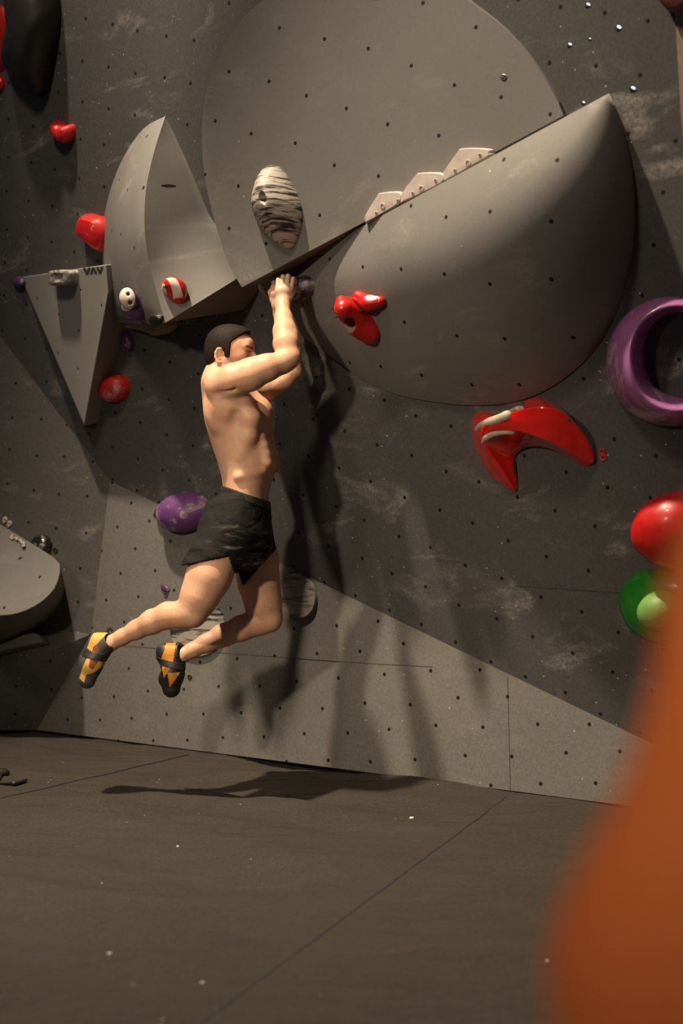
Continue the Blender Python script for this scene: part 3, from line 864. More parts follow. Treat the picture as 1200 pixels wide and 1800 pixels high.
# striped flat discs on the kick panel
f = FR(350, 1105, kick)
dome('disc_hold', f, circ(350, 1105, 48, 50, .4), [(1,0),(1,.010),(.97,.016),(.5,.02),(.1,.021)], streaked('striped_white_a', (.30,.28,.245), (.02,.019,.02), scale=(6, 6, 46), rot=(0, R(-28), 0), thr=(.50,.58), freq=1.0), 'larger striped white disc hold on the lower panel behind the legs', 'climbing hold')
f = FR(525, 1047, kick)
o = dome('disc_hold', f, circ(525, 1047, 32.5, 40.5, -.25), [(1,0),(1,.010),(.97,.016),(.5,.018),(.1,.018)], streaked('striped_white_b', (.26,.235,.20), (.045,.04,.037), scale=(6, 6, 40), rot=(0, R(24), 0), thr=(.52,.66), freq=1.0), 'smaller striped white disc hold on the lower panel right of the knee', 'climbing hold')
bolt(f, 536, 1023, .017, .004, o)
# --- right side
def strip(name, secs, mat, pl, label, cyclic=False):
    """shell lofted through cross-sections of (px, py, h), each closed along the wall, smoothed"""
    vs = []; k = len(secs[0]) + 2; fs = []
    for sct in secs:
        a, b_ = sct[0], sct[-1]
        for (x, y, h) in sct: vs.append(pl.P(x, y, h))
        vs.append(pl.P(b_[0] * .8 + a[0] * .2, b_[1] * .8 + a[1] * .2, -.02)); vs.append(pl.P(b_[0] * .2 + a[0] * .8, b_[1] * .2 + a[1] * .8, -.02))
    for i in range(len(secs) - 1):
        for j in range(k): fs.append((i*k+j, i*k+(j+1) % k, (i+1)*k+(j+1) % k, (i+1)*k+j))
    fs.append(tuple(range(k - 1, -1, -1))); fs.append(tuple((len(secs)-1)*k + j for j in range(k)))
    o = mk(name, vs, fs, mat, smooth=True)
    import bmesh
    bm = bmesh.new(); bm.from_mesh(o.data); bmesh.ops.recalc_face_normals(bm, faces=bm.faces); bm.to_mesh(o.data); bm.free()
    md = o.modifiers.new('subdivision', 'SUBSURF'); md.levels = md.render_levels = 3
    return tag(o, label, 'climbing hold')
def red_arch():
    A = [(905,868),(868,848),(838,810),(823,768),(822,724),(850,716),(878,733),(911,722),(916,700),(940,691),(970,702),(1000,727),(1030,765),(1047,798)]
    Bq = [(906,866,.012),(880,835,.06),(855,800,.10),(842,768,.135),(848,748,.16),(868,738,.175),(892,728,.18),(912,720,.18),(935,716,.175),(960,714,.165),(990,722,.13),(1015,748,.09),(1035,775,.05),(1047,800,.012)]
    Cq = [(908,864,.012),(888,832,.06),(866,800,.10),(850,780,.13),(862,762,.15),(885,755,.165),(908,757,.17),(930,763,.165),(955,772,.15),(980,783,.12),(1003,795,.085),(1022,808,.045),(1038,815,.02),(1046,812,.012)]
    Dq = [(911,864),(914,845),(913,825),(912,812),(915,803),(922,796),(932,791),(945,789),(960,791),(978,797),(998,808),(1015,819),(1030,824),(1044,816)]
    secs = []
    for a, b, c, d in zip(A, Bq, Cq, Dq):
        m1 = ((b[0]+c[0])/2, (b[1]+c[1])/2, (b[2]+c[2])/2 + .006)
        secs.append([(a[0], a[1], 0), (a[0]*.6+b[0]*.4, a[1]*.6+b[1]*.4, b[2]*.5), b, b, m1, c, c, (c[0]*.55+d[0]*.45, c[1]*.55+d[1]*.45, c[2]*.5), (d[0], d[1], 0)])
    o = strip('climbing_hold', secs, M_REDG, D, 'big glossy red arched hold with two pale grip stripes')
    M_PAD = plastic('pale_grip', (.45, .38, .30), .7)
    bpy.context.view_layer.update()
    ev = o.evaluated_get(bpy.context.evaluated_depsgraph_get()); me = ev.to_mesh()
    tr = BVHTree.FromPolygons([o.matrix_basis @ v.co for v in me.vertices], [tuple(p.vertices) for p in me.polygons]); ev.to_mesh_clear()
    for line, r in (([(835,757),(842,750),(856,743),(874,737),(892,729),(908,721),(918,718)], .012), ([(846,779),(852,770),(862,763),(876,759),(892,758),(902,760)], .009)):
        pts = []
        for x, y in line:
            h = tr.ray_cast(CAM, ray(x, y).normalized())
            if h[0] is not None: pts.append(h[0])
        pts = catmull(pts, 4)
        c = sum(pts, Vector()) / len(pts)
        S = Field(np.array(c) - .17, np.array(c) + .17, .004)
        for i, (a, b) in enumerate(zip(pts[:-1], pts[1:])):
            ra, rb = [r * (.35 + .65 * math.sin(math.pi * (i + e) / (len(pts) - 1)) ** .6) for e in (0.001, .999)]
            S.cap(a + D.n * -.004, b + D.n * -.004, ra, rb, k=.01, flat=(tuple(D.n), .6))
        tag(sculpt('grip_stripe', S, M_PAD, o, n=2), 'pale rough grip stripe')
    h = tr.ray_cast(CAM, ray(999, 738).normalized()); bolt(Plane(h[0], h[1]), 999, 738, .001, .006, o)
    h = tr.ray_cast(CAM, ray(905, 822).normalized())
    if h[0] is not None:
        f = Plane(h[0], h[1]); vs = [f.P(x, y, z) for z in (-.003, .002) for x, y in ((903,814),(907,813),(906,830),(902,831))]
        mk('size_plate', vs, [(3,2,1,0),(4,5,6,7),(0,1,5,4),(1,2,6,5),(2,3,7,6),(3,0,4,7)], M_STEEL, o)
red_arch()
def crescent():
    T = [(40,119,105,.02,92),(70,121,108,.05,93),(100,121,101,.09,84),(130,121,92,.13,62),(160,121,82,.16,45),(190,121,76,.175,40),(220,121,82,.165,42),(250,121,88,.145,50),(280,121,92,.12,62),(310,121,98,.08,78),(340,120,108,.03,95)]
    secs = []
    for th, o_, r_, h, i_ in T:
        a = R(th); e = lambda rr: (1178 + rr * math.cos(a), 636 - rr * math.sin(a))
        secs.append([(*e(o_), 0), (*e(o_ - 3), h * .35), (*e((o_ + r_) / 2), h * .82), (*e(r_), h), (*e((r_ * .75 + i_ * .25)), h * .93), (*e((r_ + i_) / 2), h * .6), (*e(i_), 0)])
    o = strip('climbing_hold', secs, M_PURG, D, 'large glossy purple crescent hold at the right edge')
    bolt(Plane(D.P(1178, 530, .03), D.n), 1178, 530, .003, .006, o)
crescent()
f = FR(1150, 930, D)
o = dome('climbing_hold', f, [(1129,925),(1134,900),(1150,876),(1175,866),(1205,862),(1240,880),(1260,930),(1245,975),(1215,995),(1180,990),(1150,970),(1134,950)], dprof(.14), M_RED, 'round red hold at the right edge below the purple crescent', skew=(-.02, 0))
bolt(f, 1158, 931, .075, .007, o)
ring_tag(1123, 940, 4.5, M_REDC, 'small red ring tag left of the round red edge hold')
f = FR(1058, 795)
ring_tag(1058, 794, 6, M_REDC, 'small red double ring tag right of the big red arched hold', parts=2)
f = FR(1140, 1060, D)
o = dome('climbing_hold', f, [(1092,1055),(1097,1030),(1115,1008),(1145,1000),(1180,1004),(1215,1020),(1235,1060),(1225,1100),(1195,1125),(1160,1130),(1125,1115),(1102,1090)], [(1,0),(1,.01),(.95,.025),(.8,.04),(.6,.05),(.45,.055)], M_GRN, 'green round hold with a pale dome at the right edge', skew=(-.01, 0))
dome('grip_dome', f, circ(1172, 1066, 39, 37), dprof(.12), M_LGRN, parent=o).location
f = FR(1195, 5)
dome('climbing_hold', f, [(1168,-10),(1172,4),(1185,18),(1200,26),(1225,30),(1235,-5),(1200,-40),(1175,-30)], dprof(.06), plastic('dark_maroon_hold', (.06,.01,.01), .5), 'dark maroon hold in the top right corner')
# bolt holes with daylight behind them
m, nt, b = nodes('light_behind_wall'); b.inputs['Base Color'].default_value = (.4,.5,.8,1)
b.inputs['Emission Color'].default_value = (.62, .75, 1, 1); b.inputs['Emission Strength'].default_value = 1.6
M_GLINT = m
for k, (x, y, s_) in enumerate([(1033,8,1), (1087,48,1.25), (1001,78,.9), (1112,155,1.2), (1025,180,.7), (1036,68,.4)]):
    f = FR(x, y); lb = ['bright bolt hole near the top edge, light shining through', 'brightest bolt hole at upper right, light shining through',
        'lit bolt hole closest to the upper half-disc rim', 'lit bolt hole lowest at right, above the lower disc tip', 'dim lit bolt hole beside the tip of the lower disc', 'tiny lit bolt hole between two larger ones'][k]
    o = dome('bolt_hole', f, circ(x - 1.5, y + 2, 4 * s_, 4 * s_), [(1, .0005), (.9, .001)], M_DARKGAP, lb, 'bolt hole', 'bolt holes with light behind', sub=2)
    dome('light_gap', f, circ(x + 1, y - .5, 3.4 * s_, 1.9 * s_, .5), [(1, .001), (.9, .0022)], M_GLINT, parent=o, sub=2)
# chalk crumbs on the mat and a strap at the left edge
for x, y, r, lb in ((723, 1433, .008, 'largest white chalk crumb on the mat near the wall base'), (312, 1484, .004, 'small chalk crumb on the mat'), (192, 1688, .005, 'chalk crumb lying far left on the near mat'), (960, 1683, .005, 'chalk crumb on the mat near the blurred person'), (355, 1728, .004, 'chalk crumb near the long mat seam, bottom')):
    g = G(x, y); g.z = wr(g.x, g.y) + r * .35
    vs = []; 
    S = Field(np.array(g) - .03, np.array(g) + .03, r / 4); S.ell(g, (r, r * .8, r * .6), k=.002); S.ell(g + Vector((r * .6, 0, 0)), (r * .6, r * .5, r * .5), k=.002)
    o = sculpt('chalk_crumb', S, M_CHALK, n=1); tag(o, lb, 'chalk')
g = G(2, 1364); a_, b_, c_ = G(-10, 1378), G(25, 1380), G(46, 1375)
S = Field((-1.75, 5.0, -.03), (-1.0, 6.2, .12), .006)
for p, q in ((a_, b_), (b_, c_)): S.cap(p + UPV * .004, q + UPV * .008, .008, k=.01)
S.ell(g + UPV * .012, (.035, .03, .02), k=.01); S.cap(g + UPV * .012, a_ + UPV * .006, .012, k=.01)
tag(sculpt('strap', S, M_BLK, n=1), 'short black strap lying on the mat at the left edge', 'strap')
# ------------------------------------------------------------------ the climber
def skin_mat(name, base, chalk_attr=True):
    m, nt, b = nodes(name)
    g = nt.nodes.new('ShaderNodeTexCoord').outputs['Object']
    n1 = noise(nt, g, 9, 4, .6); n2 = noise(nt, g, 90, 3, .7)
    c = mixc(nt, ramp(nt, n1, .3, .7), (base[0] * .90, base[1] * .80, base[2] * .76), (base[0] * 1.06, base[1] * 1.06, base[2] * 1.06))
    c = mixc(nt, ramp(nt, n2, .35, .7), c, mixc(nt, .16, c, (base[0] * .6, base[1] * .38, base[2] * .28)))
    # fine dark leg and arm hair
    hv = mapping(nt, g, rot=(0, R(25), 0), scale=(330, 330, 90))
    hair = math_(nt, 'MULTIPLY', ramp(nt, noise(nt, hv, 1.0, 2, .5), .60, .70), .30)
    if chalk_attr:
        at = nt.nodes.new('ShaderNodeAttribute'); at.attribute_name = 'tone'
        sx = nt.nodes.new('ShaderNodeSeparateColor'); nt.links.new(at.outputs['Color'], sx.inputs[0])
        c = mixc(nt, math_(nt, 'MULTIPLY', hair, sx.outputs[2]), c, (.10, .05, .03))
        c = mixc(nt, math_(nt, 'MULTIPLY', sx.outputs[0], math_(nt, 'ADD', .25, math_(nt, 'MULTIPLY', n2, .8)), True), c, (.50, .42, .37))
        c = mixc(nt, math_(nt, 'MULTIPLY', sx.outputs[1], .75), c, (.09, .045, .03))
    nt.links.new(c, b.inputs['Base Color'])
    b.inputs['Roughness'].default_value = .52; b.inputs['Specular IOR Level'].default_value = .4
    b.inputs['Subsurface Weight'].default_value = .12; b.inputs['Subsurface Radius'].default_value = (.02, .008, .004)
    b.inputs['Subsurface Scale'].default_value = .4
    bump(nt, b, n2, .10, .001)
    return m
M_SKIN = skin_mat('skin', (.62, .385, .255))
PXM = 5.25 / FPX
def q(px, py, Y): return V(px, py, Y)
def rp(px, Y=5.25): return px * Y / FPX

def climber():
    lo = V(120, 1262, 5.25); hi = V(560, 470, 5.25)
    S = Field((lo.x, 4.95, lo.z), (hi.x, 5.62, hi.z), .0036)
    def limb(l, k=.02, **kw):
        for a, b in zip(l[:-1], l[1:]):
            S.cap(q(*a[:3]), q(*b[:3]), rp(a[3]), rp(b[3]), k=k, **kw)
    # trunk: stacked ellipses, back to the left, chest turned a little to the camera
    def sec(y, x0, x1, b, Y=5.30):
        p0, p1 = V(x0, y, Y), V(x1, y, Y)
        return (p0.z, (p0.x + p1.x) / 2, Y, (p1.x - p0.x) / 2, b)
    S.loft([sec(668, 372, 436, .10, 5.29), sec(690, 361, 456, .150), sec(715, 357, 469, .165), sec(745, 361, 477, .165), sec(775, 370, 485, .160), sec(800, 378, 488, .155), sec(825, 386, 486, .148), sec(848, 391, 477, .142), sec(872, 392, 472, .142), (V(0, 900, 5.3).z, V(428, 900, 5.3).x, 5.3, rp(46), .160), (V(0, 930, 5.3).z, V(418, 930, 5.3).x, 5.3, rp(54), .170), (V(0, 960, 5.3).z, V(415, 960, 5.3).x, 5.3, rp(54), .165)], yaw=0.0)
    # neck and shoulders
    limb([(392, 690, 5.30, 34), (393, 655, 5.29, 29), (397, 632, 5.28, 27)], k=.03)
    limb([(378, 672, 5.27, 24), (386, 673, 5.16, 25)], k=.03)             # trapezius to near shoulder
    limb([(400, 668, 5.32, 22), (436, 685, 5.43, 22)], k=.03)
    # muscles of the near flank
    S.ell(q(384, 716, 5.185), (rp(26), .045, rp(42)), k=.03)              # shoulder blade
    S.ell(q(404, 706, 5.150), (rp(30), .040, rp(30)), k=.03)              # teres and lat head
    limb([(428, 706, 5.150, 13), (441, 735, 5.146, 15), (438, 765, 5.155, 12), (424, 800, 5.165, 6)], k=.025)   # edge of the lat
    S.ell(q(458, 728, 5.24), (rp(22), .06, rp(28)), k=.035)               # pec
    S.ell(q(466, 735, 5.40), (rp(12), .06, rp(26)), k=.035)
    for i, (x, y) in enumerate([(455, 768), (460, 783), (464, 798), (466, 812)]):
        limb([(x - 14, y - 5, 5.182, 4), (x + 4, y + 1, 5.180, 4.5), (x + 14, y + 6, 5.205, 3.5)], k=.022)
    S.cap(q(420, 838, 5.165), q(462, 826, 5.19), .012, .010, k=.02)       # lower edge of the ribcage
    S.cap(q(478, 800, 5.42), q(487, 825, 5.40), .028, .014, k=.02)        # far ribs
    S.cap(q(489, 700, 5.30), q(488, 800, 5.30), .010, .010, k=.04, op='-')    # sternum line
    S.cap(q(380, 745, 5.30), q(366, 690, 5.30), .004, .004, k=.02, op='-')
    S.cap(q(398, 780, 5.135), q(412, 730, 5.115), .004, .004, k=.03, op='-')
    # near arm
    limb([(386, 678, 5.145, 24), (410, 668, 5.115, 27), (440, 659, 5.105, 26), (470, 646, 5.11, 22), (497, 637, 5.13, 18), (507, 631, 5.14, 17)], k=.02)
    limb([(508, 630, 5.14, 14), (515, 626, 5.14, 10)], k=.02)
    limb([(507, 628, 5.14, 18), (502, 604, 5.16, 20.5), (500, 582, 5.19, 19), (498, 560, 5.22, 14.5), (497, 540, 5.25, 11.5), (497, 530, 5.26, 11.5)], k=.018)
    limb([(512, 615, 5.15, 9), (512, 590, 5.18, 10), (506, 560, 5.225, 6)], k=.015)
    S.ell(q(440, 648, 5.10), (rp(34), .03, rp(16)), M=(Vector((.93, 0, .36)), Vector((0, 1, 0)), Vector((-.36, 0, .93))), k=.02)
    S.cap(q(420, 690, 5.02), q(395, 680, 5.02), .001, .001, k=.01, op='-')
    S.cap(q(376, 694, 5.105), q(412, 684, 5.075), .0035, .0035, k=.02, op='-')   # groove under the deltoid
    # far arm
    limb([(440, 690, 5.44, 22), (470, 684, 5.45, 21), (500, 668, 5.44, 15), (517, 652, 5.43, 12.5)], k=.02)
    limb([(519, 651, 5.43, 12), (513, 620, 5.42, 15), (500, 580, 5.41, 13), (491, 552, 5.40, 10), (489, 535, 5.395, 10)], k=.018)
    # pelvis and legs (under the shorts)
    limb([(402, 930, 5.22, 42), (382, 975, 5.19, 39), (366, 1015, 5.17, 37), (350, 1050, 5.16, 31), (337, 1076, 5.16, 24)], k=.03)
    limb([(337, 1078, 5.16, 23.5), (318, 1081, 5.17, 22)], k=.025)
    S.ell(q(343, 1086, 5.15), (rp(13), .035, rp(12)), k=.02)              # knee cap
    limb([(322, 1081, 5.17, 21.5), (296, 1082, 5.19, 22.5), (268, 1093, 5.22, 20.5), (240, 1107, 5.25, 16), (215, 1120, 5.27, 13), (196, 1130, 5.28, 12.5)], k=.02)
    limb([(196, 1130, 5.28, 13), (180, 1142, 5.28, 14), (168, 1165, 5.28, 15)], k=.015)
    S.ell(q(193, 1135, 5.262), (.013, .012, .015), k=.012)                # ankle bone
    limb([(440, 940, 5.40, 40), (450, 985, 5.40, 38), (455, 1025, 5.40, 35.5), (463, 1062, 5.40, 31), (471, 1085, 5.40, 24.5)], k=.03)
    limb([(471, 1087, 5.40, 24), (452, 1095, 5.40, 21)], k=.02)
    S.ell(q(480, 1092, 5.385), (rp(13), .035, rp(16)), k=.02)
    limb([(456, 1096, 5.40, 21), (425, 1104, 5.39, 22), (392, 1117, 5.38, 19.5), (362, 1131, 5.37, 15.5), (338, 1143, 5.36, 12.5), (318, 1153, 5.355, 13)], k=.02)
    limb([(318, 1153, 5.355, 13.5), (300, 1160, 5.35, 14), (300, 1190, 5.35, 14)], k=.015)
    S.ell(q(317, 1158, 5.338), (.012, .012, .014), k=.012)
    # ---- head: turned right, tipped slightly back
    hx, hz = Vector((.98, -.12, -.13)).normalized(), Vector((.13, 0, .99)).normalized(); hy = hz.cross(hx)
    HC = q(404, 617, 5.275)
    def hp(f, s_, u): return HC + (hx * f + hy * s_ + hz * u) * .93       # forward, side (+ = far), up
    MH = (hx, hy, hz)
    S.ell(hp(-.010, 0, .018), (0.08649, 0.06789, 0.07254), MH, k=.01)
    S.ell(hp(.030, 0, -.005), (0.05115, 0.05766, 0.06696), MH, k=.03)
    S.ell(hp(.040, 0, -.058), (0.04278, 0.04650, 0.04464), MH, k=.03)
    for s_ in (-1, 1):
        S.cap(hp(-.005, .055 * s_, -.045), hp(.045, .038 * s_, -.088), .014, .014, k=.02)     # jaw line
        S.ell(hp(.052, .040 * s_, -.018), (0.02046, 0.01860, 0.01674), MH, k=.02)                      # cheekbone
        S.ell(hp(.085, .032 * s_, .006), (0.01209, 0.01581, 0.01023), MH, k=.010, op='-')              # eye socket
        S.ell(hp(.068, .031 * s_, .006), (0.01209, 0.01209, 0.01209), MH, k=.004)                      # eyeball
        S.cap(hp(.0835, .017 * s_, .0195), hp(.068, .050 * s_, .020), .0062, .005, k=.012)    # brow ridge
        S.cap(hp(.0795, .020 * s_, .0125), hp(.070, .044 * s_, .010), .0035, .003, k=.004)    # upper lid
        S.cap(hp(.078, .021 * s_, .000), hp(.069, .043 * s_, .001), .0026, .0022, k=.005)
        # ear
        e = hp(-.020, .068 * s_, -.029)
        er = [(0, .024), (-.012, .022), (-.018, .008), (-.016, -.010), (-.008, -.024), (.002, -.026)]
        for (a, b), (c, d) in zip(er[:-1], er[1:]):
            S.cap(e + hx * a + hz * b + hy * .006 * s_, e + hx * c + hz * d + hy * .006 * s_, .0052, .0052, k=.004)
        S.ell(e + hx * -.006 + hz * 0, (0.01209, 0.00558, 0.02046), MH, k=.004)
        S.ell(e + hx * -.004 + hz * -.002 + hy * .010 * s_, (0.00558, 0.00744, 0.01023), MH, k=.003, op='-')
    S.ell(hp(.072, 0, .030), (0.01488, 0.04185, 0.02604), MH, k=.02)                                   # forehead
    S.cap(hp(.088, 0, .012), hp(.108, 0, -.022), .0075, .0115, k=.012)                        # nose
    S.ell(hp(.096, .011, -.027), (0.00837, 0.00651, 0.00651), MH, k=.006); S.ell(hp(.096, -.011, -.027), (0.00837, 0.00651, 0.00651), MH, k=.006)
    S.cap(hp(.083, -.022, -.052), hp(.083, .022, -.052), .0065, .0065, k=.008)                # lips
    S.cap(hp(.082, -.019, -.063), hp(.082, .019, -.063), .0065, .0065, k=.008)
    S.cap(hp(.094, -.026, -.0575), hp(.094, .026, -.0575), .003, .003, k=.004, op='-')
    S.ell(hp(.072, 0, -.092), (0.01674, 0.02232, 0.01488), MH, k=.018)                                 # chin
    # ---- hands hooked over the ball hold: palm, four bent fingers and a thumb each
    def hand(w, Y, dy, thumb):
        # w: wrist pixel x offset; knuckle row spans ~28 px; fingers go up and over towards the wall
        palm = q(499 + w, 514 + dy, Y)
        S.cap(q(497 + w, 531 + dy, Y - .0), q(498 + w, 514 + dy, Y), rp(12), rp(12.5), k=.014, flat=((0, 1, 0), .72))
        S.cap(q(491 + w, 512 + dy, Y), q(508 + w, 511 + dy, Y + .01), rp(8.2), rp(7.6), k=.014)
        fx = [(487.5, 506, 488.5, 492), (495.5, 504, 497, 486), (504, 503.5, 506, 485), (512, 506, 515, 489.5)]
        for i, (kx, ky, tx, ty) in enumerate(fx):
            r0 = rp((3.6, 4.0, 4.0, 3.6)[i])
            K = q(kx + w, ky + dy, Y - .004 + .004 * i); T = q(tx + w, ty + dy, Y + .016 + .004 * i)
            T2 = q(tx + 3.5 + w, ty + 2.5 + dy, Y + .048 + .004 * i); T3 = q(tx + 5 + w, ty + 10 + dy, Y + .064 + .003 * i)
            S.cap(K, T, r0 * 1.08, r0, k=.002); S.cap(T, T2, r0, r0 * .93, k=.003); S.cap(T2, T3, r0 * .93, r0 * .82, k=.003)
            S.ell(K, (r0 * 1.12,) * 3, k=.006)
        if thumb < 0:
            S.cap(q(488 + w, 524 + dy, Y + .006), q(483 + w, 510 + dy, Y + .02), rp(6.2), rp(5), k=.008)
            S.cap(q(483 + w, 510 + dy, Y + .02), q(487 + w, 500 + dy, Y + .042), rp(4.9), rp(4.0), k=.004)
        else:
            S.cap(q(509 + w, 524 + dy, Y + .006), q(514 + w, 514 + dy, Y + .02), rp(6.2), rp(5), k=.008)
            S.cap(q(514 + w, 514 + dy, Y + .02), q(517 + w, 504 + dy, Y + .042), rp(4.9), rp(4.0), k=.004)
    hand(0, 5.265, 0, 1)
    hand(-8, 5.385, 4, -1)
    Pm, Q = S.mesh(); Pm = relax(Pm, Q, 2)
    o = mk('person', Pm, Q, M_SKIN, smooth=True)
    # real surface tone: chalk on the hands, stubble on jaw, chest hair, leg hair
    tone = np.zeros((len(Pm), 4), np.float32); tone[:, 3] = 1
    hc = np.array(q(498, 503, 5.30)); d = np.linalg.norm((Pm - hc) / np.array([1, 1.9, 1]), axis=1)
    tone[:, 0] = np.clip(1.0 - d / .095, 0, .55)
    rel = Pm - np.array(HC); f, s_, u = rel @ np.array(hx), rel @ np.array(hy), rel @ np.array(hz)
    st = np.clip((-.022 - u) / .012, 0, 1) * np.clip((f + .01) / .02, 0, 1) * np.clip((.13 + u) / .03, 0, 1) * (np.abs(s_) < .09) * (f < .12)
    tone[:, 1] = st * .55
    f, s_, u = f / .93, np.abs(s_) / .93, u / .93
    def band(v, lo, hi, e): return np.clip((v - lo) / e + .5, 0, 1) * np.clip((hi - v) / e + .5, 0, 1)
    brow = band(u - .05 * (s_ - .03), .0145, .0235, .004) * band(s_, .010, .056, .006) * (f > .03)
    brow = np.maximum(brow, band(u, .001, .0065, .004) * band(s_, .018, .047, .006) * (f > .03) * .8)
    tone[:, 1] = np.maximum(tone[:, 1], brow * 1.2)
    tone[:, 2] = np.clip((V(0, 1000, 5.3).z - Pm[:, 2]) / .05, 0.15, 1)
    ca = o.data.color_attributes.new('tone', 'FLOAT_COLOR', 'POINT'); ca.data.foreach_set('color', tone.ravel())
    tag(o, 'shirtless man in black shorts swinging below a hold, knees bent, both hands gripping', 'person')
    # hair: close cap over the skull
    H = Field(np.array(HC) - .15, np.array(HC) + .15, .0028)
    sc = .93
    H.ell(hp(-.009, 0, .022), (.094 * sc, .078 * sc, .084 * sc), MH, k=.01)
    H.ell(hp(.035, 0, .068), (.046, .046, .026), MH, k=.03)
    H.ell(hp(-.058, 0, -.030), (.034, .052, .052), MH, k=.03)
    for sd in (-1, 1): H.ell(hp(.006, .050 * sd, .0), (.034, .0225, .058), MH, k=.02)
    # hairline: forehead edge, temple corner, sideburn, nape
    nn_, dd_ = hx * .72 - hz * .69, hx * .69 + hz * .72
    H.box(hp(.024, 0, .036) + nn_ * .06 + dd_ * .045, (.06, .12, .05), [nn_, hy, dd_], r=.004, k=.004, op='-')
    H.box(hp(.113, 0, -.068), (.090, .12, .092), MH, r=.006, k=.004, op='-')
    H.box(hp(.060, 0, -.110), (.095, .12, .070), MH, r=.012, k=.004, op='-')
    H.box(hp(.0, 0, -.150), (.15, .12, .070), MH, r=.02, k=.008, op='-')
    for sd in (-1, 1):
        H.ell(hp(-.022, .078 * sd, -.031), (.017, .03, .024), MH, k=.004, op='-')
    hm, nt, b = nodes('dark_hair'); g = nt.nodes.new('ShaderNodeTexCoord').outputs['Object']
    hn = noise(nt, mapping(nt, g, rot=(0, R(20), 0), scale=(40, 300, 300)), 1, 3)
    nt.links.new(mixc(nt, ramp(nt, hn, .35, .7), (.005, .0035, .003), (.024, .015, .011)), b.inputs['Base Color'])
    b.inputs['Roughness'].default_value = .7; b.inputs['Specular IOR Level'].default_value = .15; bump(nt, b, hn, .35, .003)
    sculpt('hair', H, hm, o, n=1)
    return o, (HC, hp)
MAN, HEADF = climber()
def shorts_mat():
    m, nt, b = nodes('black_nylon')
    g = nt.nodes.new('ShaderNodeTexCoord').outputs['Object']
    smear = math_(nt, 'MULTIPLY', ramp(nt, noise(nt, mapping(nt, g, rot=(0, R(8), 0), scale=(7, 7, 26)), 1.6, 6, .7, .6), .54, .70), .75)
    gz = nt.nodes.new('ShaderNodeSeparateXYZ'); nt.links.new(g, gz.inputs[0])
    smear = math_(nt, 'MULTIPLY', smear, math_(nt, 'MULTIPLY', ramp(nt, gz.outputs[2], .06, -.02), ramp(nt, gz.outputs[2], -.13, -.09)))
    smear = math_(nt, 'MULTIPLY', smear, ramp(nt, gz.outputs[0], -.08, 0.02))
    nt.links.new(mixc(nt, smear, (.008, .008, .008), (.30, .27, .23)), b.inputs['Base Color'])
    b.inputs['Roughness'].default_value = .85; b.inputs['Specular IOR Level'].default_value = .25
    bump(nt, b, noise(nt, mapping(nt, g, scale=(6, 6, 10)), 1, 3, .45, .8), .9, .03)
    return m
